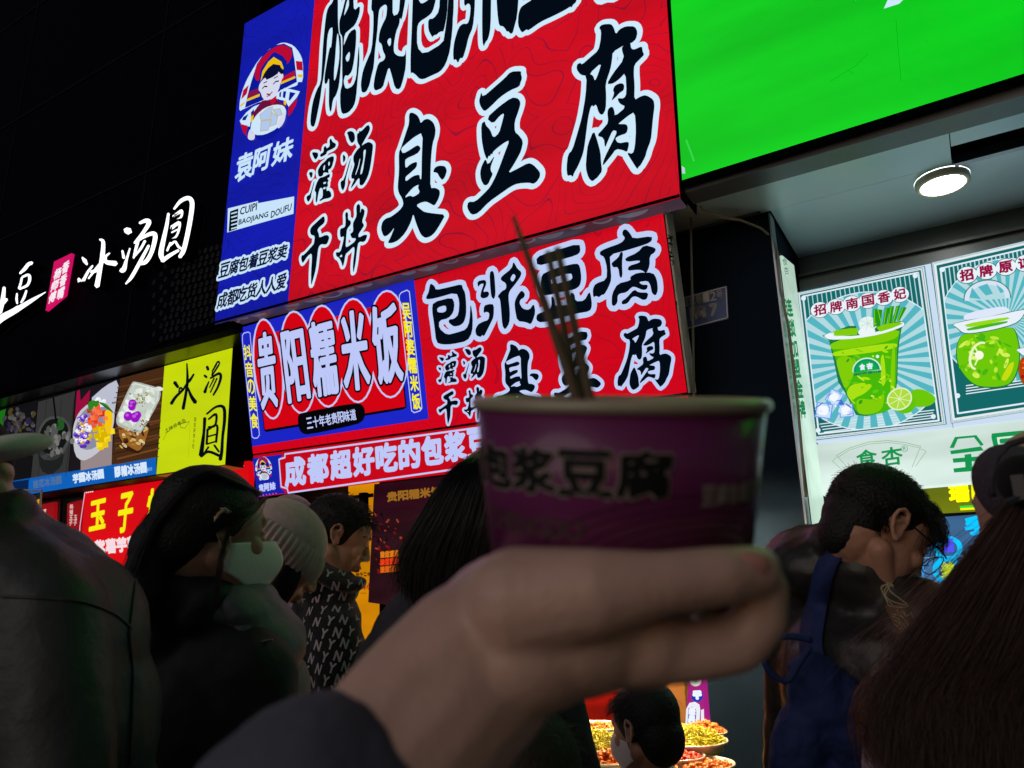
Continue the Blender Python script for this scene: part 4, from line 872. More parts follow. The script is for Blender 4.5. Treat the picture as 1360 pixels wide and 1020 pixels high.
# printed dessert photographs
DK = (16,16,18)
b.poly([(-200,470),(875,186),(832,672),(-200,838)], DK, 0)
b.poly([(-200,838),(832,670),(830,760),(-200,922)], (16,96,186), 1)
b.poly([(-200,838),(155,788),(150,868),(-200,922)], (8,34,76), 2)  # left end of the blue strip: unlit backlight put into a darker colour
b.poly([(0,425),(32,412),(5,590),(-20,592)], (24,110,20), 2); b.poly([(-200,560),(0,560),(-5,600),(-200,640)],(120,120,20),2)
# box dessert on wood
b.poly([(640,252),(874,188),(834,671),(592,712)], (70,42,22), 1)
for i in range(16): b.line([(596+rng.uniform(0,30),300+i*27),(866-i*1.5,250+i*27+rng.uniform(-12,12))], rng.uniform(.003,.01), [(92,56,28),(52,30,16),(110,70,36)][i % 3], 2)
b.poly([(622,470),(640,590),(660,625),(735,655),(765,620),(800,520),(790,480)], (50,26,14), 3, 1)
b.poly([(625,480),(655,520),(750,545),(800,500),(770,600),(740,640),(700,620),(640,580)], (150,96,40), 4, 1)
for i in range(36): b.ell((rng.uniform(640,780), rng.uniform(515,615)), rng.uniform(6,18), rng.uniform(4,12), [(206,180,110),(96,50,20),(220,200,150),(60,28,14),(170,120,40)][i % 5], 5, rng.uniform(0,90), 8)
b.poly([(702,272),(720,266),(845,300),(858,325),(850,370),(755,540),(735,542),(630,505),(618,480),(625,440)], (176,180,176), 5, 1)
b.poly([(706,284),(722,278),(836,310),(846,330),(838,368),(748,525),(730,526),(642,494),(630,474),(638,440)], (196,206,196), 6, 1)
for i in range(60): 
    q = np.array([738, 405])+np.array([rng.uniform(-85,85), rng.uniform(-105,105)]); q[0] += (405-q[1])*.35
    if abs((q[0]-738)+ (q[1]-405)*.35) < 78: b.ell(q, rng.uniform(8,22), rng.uniform(6,16), [(226,232,222),(206,216,200),(236,240,236),(186,200,184)][i % 4], 7, rng.uniform(0,90), 9)
b.line([(706,284),(722,278),(836,310),(846,330),(838,368),(748,525)], .004, (226,230,226), 8)
for c_, r_ in (((708,385),22),((705,402),20),((685,452),24),((722,458),26),((735,446),20)): b.ell(c_, r_, r_*1.05, (150,20,190), 9, 10); b.ell((c_[0]-5, c_[1]-6), r_*.4, r_*.35, (196,90,226), 10, 0, 8)
for i in range(24): b.ell((740+rng.normal(0,24), 355+rng.normal(0,16)), rng.uniform(3,8), rng.uniform(2,5), [(150,140,40),(120,130,50),(180,150,80),(90,110,30)][i % 4], 9, rng.uniform(0,90), 6)
for i in range(14): b.ell((770+rng.normal(0,16), 490+rng.normal(0,10)), 5, 3, (120,70,30), 9, 40, 6)
# bowl with coloured balls
b.poly([(408,318),(640,252),(592,712),(365,752)], (26,22,26), 1)
b.poly([(470,370),(560,290),(636,252),(612,420),(600,500),(560,420)], (186,190,206), 2, 1); b.poly([(410,320),(425,310),(430,370),(480,310),(476,365),(410,480),(400,460)], (150,14,60), 3)
b.poly([(430,690),(600,540),(594,710),(430,740)], (150,136,136), 2)
b.poly([(388,560),(392,500),(420,430),(470,385),(520,365),(580,390),(612,430),(606,500),(580,590),(500,665),(440,692),(400,660)], (196,196,206), 4, 1)
b.poly([(400,560),(405,500),(432,440),(475,398),(520,380),(572,400),(598,440),(592,505),(565,570),(500,625),(450,632),(412,600)], (140,140,160), 5, 1)
def balls(cx_, cy_, sx, sy, n, cols, r0, r1, lay):
    for i in range(n):
        a = rng.uniform(0, 6.28); q = rng.uniform(0, 1)**.5; x, y = cx_+sx*q*math.cos(a), cy_+sy*q*math.sin(a); r = rng.uniform(r0, r1)
        c = cols[rng.integers(len(cols))]; b.ell((x, y), r, r, c, lay+i % 3, 0, 9); b.ell((x-r*.3, y-r*.3), r*.35, r*.3, tuple(min(255, int(v*1.25)+30) for v in c), lay+3, 0, 6)
balls(445, 530, 42, 85, 80, [(226,224,236),(90,50,180),(216,170,30),(80,40,160),(236,236,240),(110,70,200)], 9, 14, 6)
balls(530, 385, 34, 24, 22, [(236,240,244),(214,220,230)], 10, 15, 7)
for i in range(26): 
    x, y = 512+rng.normal(0,24), 455+rng.normal(0,26); b.poly([(x-14,y-10),(x+10,y-14),(x+14,y+8),(x-10,y+13)], [(226,60,30),(240,90,50),(200,40,20),(250,120,70)][i % 4], 10+i % 2)
for i in range(18):
    x, y = 545+rng.normal(0,26), 545+rng.normal(0,34); b.poly([(x-17,y-14),(x+14,y-18),(x+18,y+10),(x-14,y+16)], [(236,200,10),(250,220,40),(216,180,0)][i % 3], 8+i % 3)
b.poly([(560,420),(600,420),(606,480),(585,560),(560,520),(565,470)], (246,196,20), 11, 1)
for P in ([(470,380),(500,365),(520,375),(500,410),(480,432)],[(500,372),(535,368),(530,395),(510,410)],[(530,375),(570,385),(600,420),(606,432),(560,405)]): b.poly(P, (50,130,30), 13, 1)
b.line([(535,380),(606,432)], .004, (30,80,30), 14)
# darker unlit bowl photos
b.poly([(205,375),(400,318),(362,752),(165,788)], (52,52,52), 1)
for x in (250, 330, 395): b.line([(x,360),(x-45,770)], .0025, (24,24,24), 2)
b.poly([(198,600),(205,520),(250,455),(330,450),(378,500),(376,580),(340,650),(290,690),(220,680)], (70,72,72), 3, 1); b.poly([(210,590),(216,525),(256,470),(325,462),(366,505),(362,575),(330,630),(280,655),(230,645)], (20,20,20), 4, 1)
b.poly([(200,620),(280,670),(345,640),(330,720),(270,765),(215,740)], (30,32,32), 3, 1)
for i in range(44): b.ell((295+rng.normal(0,34), 580+rng.normal(0,42)), rng.uniform(8,13), rng.uniform(14,22), [(96,96,94),(116,116,112),(80,80,78)][i % 3], 5+i % 3, rng.uniform(-40,40), 9)
b.poly([(300,500),(320,450),(345,480),(345,520),(310,530)], (36,84,36), 9, 1); b.line([(285,330),(300,460),(310,500)], .012, (10,12,12), 9)
b.poly([(30,430),(200,380),(160,790),(-60,820)], (18,18,20), 1)
for i in range(36): b.ell((110+rng.normal(0,45), 480+rng.normal(0,40)), rng.uniform(8,15), rng.uniform(10,20), [(70,60,30),(60,60,62),(44,34,60),(84,84,80)][i % 4], 5+i % 3, rng.uniform(-40,40), 9)
b.htext('桂花冰汤圆', (175,795),(328,768),(178,835), (80,110,150), 4, .003); b.htext('芋圆冰汤圆', (386,762),(552,733),(390,808), (214,232,250), 4, .004); b.htext('醪糟冰汤圆', (608,724),(780,696),(612,776), (214,232,250), 4, .004); b.htext('10元', (780,728),(810,722),(781,745), (120,170,226), 4, .001)
b.build('photo_print', ph)

# red egg-cake sign below, with pale edge line
PLr = facade(3.42)
rs = thing('red_menu_sign', PLr.w(PLr.px(170, 700)), 'bright red sign with yellow brush characters below the dessert lightbox', 'sign')
uv = [PLr.px(*p) for p in ((113,650),(330,612),(330,740),(104,780))]
V, Fc = slab(PLr, uv, -.05, 0); mk('panel', V, Fc, lit_film('red_menu_film', (216, 6, 16), 1., .1), rs)
b = Board(PLr); b.at((0,560),3.4); b.line([(385,312),(835,243),(1100,200)], .005, (240,190,210), 1); b.line([(385,312),(362,470),(350,700)], .005, (240,190,210), 1)
b.text('玉', (412,365),(480,348),(405,492), (246,236,20), 2, .009); b.text('子', (545,330),(606,316),(530,502), (246,236,20), 2, .009); b.text('烧', (672,310),(760,292),(660,455), (246,236,20), 2, .009)
b.htext('紫薯芋蓉 芒士', (425,540),(770,500),(430,600), (246,220,226), 2, .007); b.htext('招牌红豆', (600,612),(780,588),(606,650), (240,240,246), 2, .005); b.line([(600,690),(735,668)], .005, (240,236,240), 1)
for i in range(4): b.ell((392+i*9, 320-i*1.5), 4, 3, (250,230,236), 2, n=6)
b.build('lettering', rs)
for k_, (c4, s_, sx) in enumerate(((((304,370),(372,352),(366,500),(300,520)), '杨铺玉子', 318), (((166,378),(245,362),(240,480),(160,500)), '福', 190))):
    t = thing('red_side_sign', PLr.w(PLr.px(c4[0][0]/3.4, 560+c4[0][1]/3.4)), ['small red sign with white vertical writing left of the bright red one', 'small dim red sign beside the capped man\'s collar'][k_], 'sign')
    uv = [PLr.px(x/3.4, 560+y/3.4) for x, y in c4]; V, Fc = slab(PLr, uv, -.03, .0); mk('panel', V, Fc, lit_film('dim_red_film', (150, 12, 20), .9, .2), t)
    b = Board(PLr); b.at((0,560),3.4)
    if k_ == 0: b.vtext('杨铺玉子', (324,372),(320,470), 15, (226,190,190), 1, .001); b.vtext('玉子', (342,420),(340,470), 15, (226,190,190), 1, .001)
    else: b.text('福', (182,400),(210,394),(176,440), (236,200,190), 1, .002)
    b.build('lettering', t)
    V, Fc = slab(PLr, [q+d for q, d in zip(uv, ([-.03,.03],[.03,.03],[.03,-.03],[-.03,-.03]))], -.05, -.031); mk('wooden_frame', V, Fc, m_wood, t)
ws_ = thing('stall_rail', onY(35, 655, 3.0), 'thin white rail with a small printed card beyond the capped man', 'rail')
mk('rail', *tube([onY(-20, 648, 2.6), onY(56, 652, 2.6)], .006, 8), surf('white_rail', (200, 200, 200), .4), ws_)
mk('post', *tube([onY(55, 650, 2.6), onY(53, 700, 2.6)], .005, 8), surf('white_rail', (200, 200, 200), .4), ws_)
Pc = facade(2.6); b = Board(Pc); b.at((0,480),4.25); b.poly([(170,770),(230,740),(225,810),(200,845),(180,840)], (30,30,30), 0); b.poly([(205,785),(225,775),(222,820),(205,835)], (200,150,20), 1); b.poly([(180,775),(190,770),(186,795),(176,800)], (40,140,60), 1); b.poly([(208,800),(218,795),(216,815),(206,822)], (190,30,30), 2); b.build('card', ws_)

# ================================================================== tofu stall interior
st = thing('food_stall', (-1.6, 3.2, 0), 'lit food counter under the tilted sign with steel bowls of toppings', 'stall')
PA = facade(4.1)
m_amb = lit_film('amber_panel', (206, 130, 6), .95, .3, scale=3)
uv = [PA.px(*p) for p in ((468,650),(497,648),(497,805),(455,812))]; V, Fc = slab(PA, [PA.px(*p) for p in ((463,640),(500,640),(500,880),(455,880))], -.03, 0); mk('amber_panel', V, Fc, m_amb, st)
b = Board(PA); b.at((330,640),4.25); b.htext('授予：老', (605,515),(690,510),(607,535), (60,34,4), 1, .001); b.htext('百年小吃', (612,580),(720,570),(614,612), (170,20,10), 1, .002); b.text('China', (630,625),(665,622),(631,634), (60,34,4), 1); b.build('amber_lettering', st)
PD = facade(3.95)
m_post = lit_film('plum_poster', (50, 14, 26), .7, .4, scale=5)
uv = [PD.px(*p) for p in ((497,643),(700,620),(700,830),(489,800))]; V, Fc = slab(PD, uv, -.02, 0); mk('poster', V, Fc, m_post, st)
b = Board(PD); b.at((330,640),4.25); GO = (150,100,30); b.htext('贵阳糯米饭', (780,62),(1090,25),(782,112), GO, 1, .004)
for i in range(70): x, y = rng.uniform(705,880), rng.uniform(180,510); b.ell((x, y), rng.uniform(3,16), rng.uniform(2,8), [(90,10,20),(120,20,20),(40,8,16),(150,60,40),(28,6,16)][i % 5], 1, rng.uniform(0,90), 7)
for r in range(3): b.htext('酸甜重脆', (745,396+r*42),(850,384+r*42),(746,430+r*42), [(220,120,20),(230,60,20),(220,100,20)][r], 2, .002)
b.build('poster_print', st)
V, Fc = box((-2.72, 3.9, 1.5), (-2.66, 4.0, 2.3)); mk('door_frame', V, Fc, m_wood, st)
V, Fc = merge([tube([onY(455, 668, 3.6), onY(455, 700, 3.6)], .02, 8), tube([onY(483, 655, 3.6), onY(483, 690, 3.6)], .03, 8), box(onY(478, 665, 3.7), onY(496, 655, 3.62)), box(onY(448, 672, 3.7), onY(462, 663, 3.62))]); mk('hanging_hooks', V, Fc, m_black, st)
V, Fc = box((-3.84, 3.5, 1.0), (-2.5, 3.56, 1.2)); mk('counter_lip', V, Fc, m_steel, st)
V, Fc = box((-2.4, 2.05, 0), (-1.1, 3.3, .80)); mk('counter', V, Fc, m_steel, st)
V, Fc = box((-1.44, 3.24, .8), (-1.14, 3.29, 1.2)); mk('wooden_backboard', V, Fc, surf('pale_wood', (170, 120, 60), .5, bump=.2, bscale=20), st)
V, Fc = box((-2.42, 3.22, .8), (-1.45, 3.27, 1.14)); mk('red_backboard', V, Fc, lit_film('red_cloth_glow', (170, 18, 6), .7, .4, scale=5), st)  # red board glows by itself, its brightness put into the material
# strip lamps tucked under the sign light the food
for i in range(2):
    l_ = thing('strip_lamp', (-1.78+i*.68, 3.15, 2.02), ['left', 'right'][i]+' lit strip lamp under the strip sign above the food bowls', 'lamp', 'strip lamps above the food')
    x = -1.78+i*.68; V, Fc = tube([(x-.3, 3.12, 2.0), (x+.3, 3.12, 2.0)], .016, 10); mk('tube', V, Fc, ink((255, 220, 168), 700., True), l_)
    V, Fc = merge([box((x-.32, 3.07, 2.02), (x+.32, 3.17, 2.045)), box((x-.32, 3.068, 1.945), (x+.32, 3.074, 2.02)), box((x-.32, 3.166, 1.96), (x+.32, 3.172, 2.02)), box((x-.326, 3.068, 1.945), (x-.32, 3.172, 2.045)), box((x+.32, 3.068, 1.945), (x+.326, 3.172, 2.045))]); mk('shield_housing', V, Fc, m_steel, l_)  # hood flanges added to keep the tube light off the crowd
# bowls with toppings
m_bowl = surf('bowl_enamel', (226, 222, 205), .3, coat=.4)
FOOD = {'yellow noodles': (255,226,24), 'red chilli': (215,50,14), 'orange pickles': (240,120,20), 'brown peanuts': (206,130,50), 'golden crumbs': (244,190,50), 'dark sauce': (80,34,18), 'pale sprouts': (214,206,120)}
fm = {k: surf(k.replace(' ', '_'), v, .45, var=.25, vscale=30) for k, v in FOOD.items()}
def bowl(px, py, z, r, food, hh, label, nn=260, thin=False):
    c_ = onZ(px, py, z); c_[2] = z-.05
    t = thing('food_bowl', c_, label, 'bowl', 'bowls of toppings on the stall counter')
    V, Fc = lathe([(0, 0), (r*.55, 0), (r*.8, .018), (r*.96, .05), (r, .056), (r*.985, .06), (r*.93, .05), (r*.76, .022), (r*.5, .01), (0, .008)], c_, 28); mk('dish', V, Fc, m_bowl, t, smooth=True)
    parts = []
    for i in range(nn):
        a = rng.uniform(0, 6.28); q = rng.uniform(0, 1)**.5*.9; h = .045+hh*(1-q*q)+rng.uniform(-.006, .004)
        p = c_+np.array([r*q*math.cos(a), r*q*math.sin(a), h]); d = rng.normal(0, 1, 3); d[2] *= .5; d /= np.linalg.norm(d)
        L = .018 if thin else .008; w_ = .0022 if thin else rng.uniform(.004, .008)
        parts.append(tube([p-d*L, p+rng.normal(0, .001, 3), p+d*L], [w_*.8, w_, w_*.8], 5))
    V, Fc = merge(parts); tag(mk('topping', V, Fc, fm[food], t, smooth=True), kind='stuff')
    V, Fc = lathe([(r*.9, .03), (r*.6, .03+hh*.5), (0, .035+hh)], c_, 20); mk('topping_base', V, Fc, fm[food], t, smooth=True)
bowl(790, 992, .98, .13, 'yellow noodles', .05, 'bowl heaped with bright yellow noodles at the left of the masked child', 420, True)
bowl(908, 985, .98, .15, 'yellow noodles', .05, 'wide dish heaped with yellow shreds at the right of the masked child', 480, True)
bowl(792, 966, .98, .12, 'brown peanuts', .012, 'flat bowl of brown chopped topping behind the left noodles')
bowl(785, 975, .96, .11, 'golden crumbs', .012, 'shallow bowl of golden crumbs between brown topping and noodles')
bowl(812, 1010, .96, .12, 'orange pickles', .03, 'bowl of orange diced pickles in front of the left noodles')
bowl(895, 1006, .96, .10, 'red chilli', .02, 'bowl of red chopped chilli below the right yellow dish')
bowl(925, 1016, .95, .12, 'orange pickles', .012, 'bowl of orange sauce with a spoon at the right end')
bowl(893, 968, .97, .08, 'orange pickles', .012, 'small bowl of orange relish beside the purple column sign')
bowl(936, 974, .99, .08, 'orange pickles', .04, 'small heap of orange relish right behind the wide yellow dish')
bowl(800, 1025, .94, .10, 'golden crumbs', .015, 'bowl of golden crumbs at the bottom frame edge')
bowl(772, 1016, .95, .09, 'pale sprouts', .015, 'bowl of pale sprouts beside the brown haired head')
PLc = facade(2.95)
cs = thing('column_sign', PLc.w(PLc.px(923, 940)), 'narrow purple and white price column beside the pillar over the bowls', 'sign')
uv = [PLc.px(*p) for p in ((915,900),(932,898),(938,975),(909,975))]
V, Fc = slab(PLc, uv, -.06, 0); mk('panel', V, Fc, lit_film('purple_film', (170, 30, 130), .95, .1), cs)
b = Board(PLc); b.at((760,890),6.8); b.ell((1115,100), 52, 46, (226,222,206), 1, 0); b.ell((1115,90), 36, 24, (190,186,170), 2, 0); b.text('茶', (1100,70),(1135,70),(1100,108), (40,40,40), 3)
b.ell((1130,232), 55, 58, (20,60,180), 1, n=8, rot=22); b.text('干', (1098,196),(1160,194),(1100,256), (240,244,255), 2, .005)
b.poly([(1020,560),(1030,350),(1060,295),(1110,285),(1150,310),(1158,360),(1145,560)], (236,238,246), 1); b.poly([(1160,560),(1165,360),(1190,350),(1195,560)], (236,238,246), 1)
b.poly([(1038,560),(1052,345),(1080,330),(1118,345),(1122,380),(1110,560)], (30,60,190), 2); b.vtext('经典烧烤', (1088,335),(1072,600), 52, (240,244,255), 3, .003)
b.build('lettering', cs)
# ================================================================== people: tools
RH = np.array([cy, -sy, 0.]); FH = np.array([sy, cy, 0.]); ZZ = np.array([0, 0, 1.])
def dirv(a): a = math.radians(a); return FH*math.cos(a)+RH*math.sin(a)     # 0 away from the viewer, 90 towards image right
def _ico():
    import bmesh
    bm = bmesh.new(); bmesh.ops.create_icosphere(bm, subdivisions=3, radius=1); V = np.array([v.co[:] for v in bm.verts]); Fc = [tuple(v.index for v in f.verts) for f in bm.faces]; bm.free(); return V, Fc
ICO = _ico()
def el(c, r, A=None):
    A = np.eye(3) if A is None else np.asarray(A)      # rows: axes
    return np.asarray(c)+(ICO[0]*np.asarray(r)) @ A, ICO[1]
def cap(a, ra, b, rb, n=14):
    a = np.asarray(a, float); b = np.asarray(b, float); d = b-a; L = np.linalg.norm(d); d = d/(L+1e-9)
    pts, rs = [], []
    for k in range(5): t = math.pi/2*(1-k/4); pts.append(a-d*ra*math.sin(t)); rs.append(max(ra*math.cos(t), 1e-4))
    for k in range(5): t = math.pi/2*k/4; pts.append(b+d*rb*math.sin(t)); rs.append(max(rb*math.cos(t), 1e-4))
    P = np.array(pts); x = np.cross(d, [0.3, .2, .9]); x /= np.linalg.norm(x); y = np.cross(d, x); V, Fc = [], []
    for p, r in zip(P, rs):
        for k in range(n): th = 2*math.pi*k/n; V.append(p+r*(x*math.cos(th)+y*math.sin(th)))
    for i in range(len(P)-1):
        for k in range(n): k2 = (k+1) % n; Fc.append((i*n+k, i*n+k2, (i+1)*n+k2, (i+1)*n+k))
    Fc.append(tuple(range(n-1, -1, -1))); Fc.append(tuple((len(P)-1)*n+k for k in range(n)))
    return V, Fc
def chain(P, R): return [cap(a, ra, b, rb) for a, ra, b, rb in zip(P, R, P[1:], R[1:])]
def vE(px, py, t, rx, ry, rd, rot=0):
    """ellipsoid set by its place in view: px radii across and up, metres in depth"""
    r = math.radians(rot); k = t/F
    return el(W(px, py, t), (rx*k, ry*k, rd), [RT*math.cos(r)-UP*math.sin(r), RT*math.sin(r)+UP*math.cos(r), FWD])
_tex = {}
def remesh(name, parts, mat, parent, vox=.01, smooth=6, disp=None, fac=.5):
    V, Fc = merge(parts); me = bpy.data.meshes.new('tmp'); me.from_pydata([tuple(v) for v in V], [], Fc); me.update()
    o = bpy.data.objects.new('tmp', me); COL.objects.link(o)
    md = o.modifiers.new('r', 'REMESH'); md.mode = 'VOXEL'; md.voxel_size = vox; md.adaptivity = 0
    sm = o.modifiers.new('s', 'SMOOTH'); sm.factor = fac; sm.iterations = smooth
    if disp:
        for st_, sz in disp:
            key = sz
            if key not in _tex: tx = bpy.data.textures.new('folds', 'CLOUDS'); tx.noise_scale = sz; tx.noise_depth = 3; _tex[key] = tx
            dm = o.modifiers.new('d', 'DISPLACE'); dm.texture = _tex[key]; dm.strength = st_; dm.mid_level = .5; dm.texture_coords = 'GLOBAL'
    dg = bpy.context.evaluated_depsgraph_get(); m2 = bpy.data.meshes.new_from_object(o.evaluated_get(dg))
    bpy.data.objects.remove(o); bpy.data.meshes.remove(me)
    m2.name = name; base = wl(parent)
    co = np.empty(len(m2.vertices)*3); m2.vertices.foreach_get('co', co); co = co.reshape(-1, 3)
    m2.vertices.foreach_set('co', (co-base).ravel()); m2.materials.clear(); m2.materials.append(mat)
    m2.polygons.foreach_set('use_smooth', np.ones(len(m2.polygons), bool)); m2.polygons.foreach_set('material_index', np.zeros(len(m2.polygons), 'i')); m2.update()
    ob = bpy.data.objects.new(name, m2); COL.objects.link(ob); ob.parent = parent; WL[ob.name] = base
    return ob
def hair(name, strands, mat, parent, r0=.00035):
    hc = bpy.data.hair_curves.new(name); base = wl(parent)
    hc.add_curves([len(s) for s in strands]); P = np.concatenate([np.asarray(s, float) for s in strands])-base
    hc.position_data.foreach_set('vector', P.astype('f').ravel())
    ra = hc.attributes.new('radius', 'FLOAT', 'POINT'); R = np.concatenate([np.linspace(r0, r0*.35, len(s)) for s in strands]); ra.data.foreach_set('value', R.astype('f'))
    hc.materials.append(mat); o = bpy.data.objects.new(name, hc); COL.objects.link(o); o.parent = parent; return o
def hair_mat(name, c, rough=.35):
    return surf(name, c, rough, var=.3, vscale=60, spec=.5)
def spline(P, n):
    P = np.asarray(P, float); m = len(P)-1; Q = np.vstack([2*P[0]-P[1], P, 2*P[-1]-P[-2]]); out = []
    for s in np.linspace(0, m, n):
        i = min(int(s), m-1); u = s-i; p0, p1, p2, p3 = Q[i:i+4]
        out.append(.5*((2*p1)+(-p0+p2)*u+(2*p0-5*p1+4*p2-p3)*u*u+(-p0+3*p1-3*p2+p3)*u**3))
    return np.array(out)
def locks(guides, n, npt=14, jit=.006, curl=.0, spread=None):
    """strands blended between neighbouring guide curves"""
    G = [spline(g, npt) for g in guides]; out = []
    for i in range(n):
        s = rng.uniform(0, len(G)-1); a = min(int(s), len(G)-2); u = s-a; base = G[a]*(1-u)+G[a+1]*u
        off = rng.normal(0, jit, 3); amp = np.linspace(.4, 1.6, npt)[:, None]; ph = rng.uniform(0, 6.28)
        w = curl*np.stack([np.sin(np.linspace(0, 9, npt)+ph), np.cos(np.linspace(0, 8, npt)+ph), np.sin(np.linspace(0, 7, npt)+ph*2)], 1)*np.linspace(.1, 1, npt)[:, None]
        L = rng.uniform(.82, 1); k = max(5, int(npt*L)); out.append((base+off*amp+w)[:k])
    return out
# ---- head in its own frame: x side, y forward, z up
def head_frame(c, face, pitch=0, roll=0, s=1.):
    f = dirv(face); side = np.cross(f, ZZ); p = math.radians(pitch); f2 = f*math.cos(p)+ZZ*math.sin(p); up = np.cross(side, f2)
    r = math.radians(roll); side, up = side*math.cos(r)+up*math.sin(r), up*math.cos(r)-side*math.sin(r)
    A = np.array([side, f2, up]); c = np.asarray(c, float)
    T = lambda p_: c+(np.asarray(p_, float)*s) @ A
    return T, A, s
def head_parts(H, ears=True):
    T, A, s = H; e = lambda c, r: el(T(c), np.array(r)*s, A); c_ = lambda a, ra, b, rb: cap(T(a), ra*s, T(b), rb*s)
    P = [e((0,-.014,.028),(.075,.094,.084)), e((0,.03,.02),(.066,.062,.07)), e((0,.038,-.04),(.056,.052,.07)), e((0,.012,-.052),(.056,.058,.046)), e((0,.066,-.098),(.024,.02,.017)),
         c_((.05,.0,-.055),.022,(.018,.066,-.098),.016), c_((-.05,.0,-.055),.022,(-.018,.066,-.098),.016), e((0,.05,-.085),(.034,.03,.026)),
         e((0,.075,.03),(.05,.018,.016)), c_((0,.088,.012),.008,(0,.108,-.026),.0105), e((.011,.098,-.032),(.009,.011,.008)), e((-.011,.098,-.032),(.009,.011,.008)),
         e((0,.084,-.054),(.024,.014,.016)), e((0,.094,-.057),(.021,.010,.0055)), e((0,.091,-.07),(.019,.010,.0065)),
         e((.034,.068,-.022),(.02,.02,.02)), e((-.034,.068,-.022),(.02,.02,.02)), e((.03,.078,.006),(.014,.011,.009)), e((-.03,.078,.006),(.014,.011,.009)),]
    if ears:
        for sx in (1, -1):
            ring = [(.071,.010,-.026),(.074,.006,-.010),(.076,.007,.010),(.080,.0,.023),(.083,-.012,.025),(.085,-.022,.015),(.083,-.024,0),(.079,-.015,-.017),(.074,-.002,-.029)]
            P += chain([T((sx*x, y, z)) for x, y, z in ring], [.0042*s]*9)
            P += [e((sx*.073,-.007,-.002),(.004,.015,.021)), e((sx*.075,.002,-.028),(.005,.0065,.0075)), c_((sx*.076,-.0,.010),.003,(sx*.080,-.013,-.004),.003)]
    return P
def face_features(H, parent, brow, lip, side=(1, -1)):
    T, A, s = H
    parts = []
    for sx in side:
        parts.append(tube([T((sx*(.016+.006*i), .092-.0012*i*i*.6, .027+.003*math.sin(i*.7))) for i in range(7)], [.002*s, .0034*s, .0036*s, .0036*s, .003*s, .0025*s, .001*s], 6))
    V, Fc = merge(parts); mk('eyebrow', V, Fc, brow, parent, smooth=True)
    parts = [tube([T((sx*(.018+.004*i), .0915-.0015*i*i*.35, .003-.0012*math.sin(i*.6))) for i in range(7)], [.0008*s]+[.0016*s]*5+[.0008*s], 6) for sx in side]
    V, Fc = merge(parts); mk('eyelashes', V, Fc, brow, parent, smooth=True)
    V, Fc = merge([el(T((0,.1005,-.0595)), np.array((.019,.0048,.0042))*s, A), el(T((0,.098,-.068)), np.array((.017,.0052,.0048))*s, A)]); mk('lips', V, Fc, lip, parent, smooth=True)
def mask(H, parent, mat, z0=-.112, z1=-.006, bulge=1.):
    """folded mask: two side panels meeting in a ridge over the nose and mouth"""
    T, A, s = H; V, Fc = [], []; nu, nv = 25, 15
    for i in range(nu):
        u = -1+2*i/(nu-1)
        for j in range(nv):
            v = j/(nv-1); au = abs(u)
            top = z1+.008-au**1.3*.032; bot = z0+au**1.2*.034; z = bot+(top-bot)*v
            prof = .098+.022*math.sin(math.pi*min(1, v*1.02))*bulge+.004*math.sin(v*14)*(1-au)*.3
            y = prof*(1-au**1.7)+.012*au**1.7+.0; x = u*.0735*(1-.1*(1-v))*(1 if au > .02 else 1)
            y += .014*(1-au)**2*math.exp(-((v-.55)/.4)**2)+.022*(1-au)**2*math.exp(-((v-.86)/.3)**2)
            y += .0012*math.sin(u*26+v*9)
            V.append(T((x, y, z)))
    for i in range(nu-1):
        for j in range(nv-1): a = i*nv+j; Fc.append((a, a+nv, a+nv+1, a+1))
    o = mk('mask', V, Fc, mat, parent, smooth=True)
    md = o.modifiers.new('thickness', 'SOLIDIFY'); md.thickness = .0016
    lp_ = []
    for sx in (1, -1):
        lp_.append(tube(spline([T((sx*.0725,.016,-.036)), T((sx*.082,.002,-.002)), T((sx*.086,-.008,.026)), T((sx*.09,-.022,.024))], 10), .0009*s, 6))
        lp_.append(tube(spline([T((sx*.0715,.014,-.076)), T((sx*.082,.0,-.05)), T((sx*.09,-.022,-.014)), T((sx*.093,-.03,.008))], 10), .0009*s, 6))
    V, Fc = merge(lp_); mk('ear_loop', V, Fc, mat, parent, smooth=True)
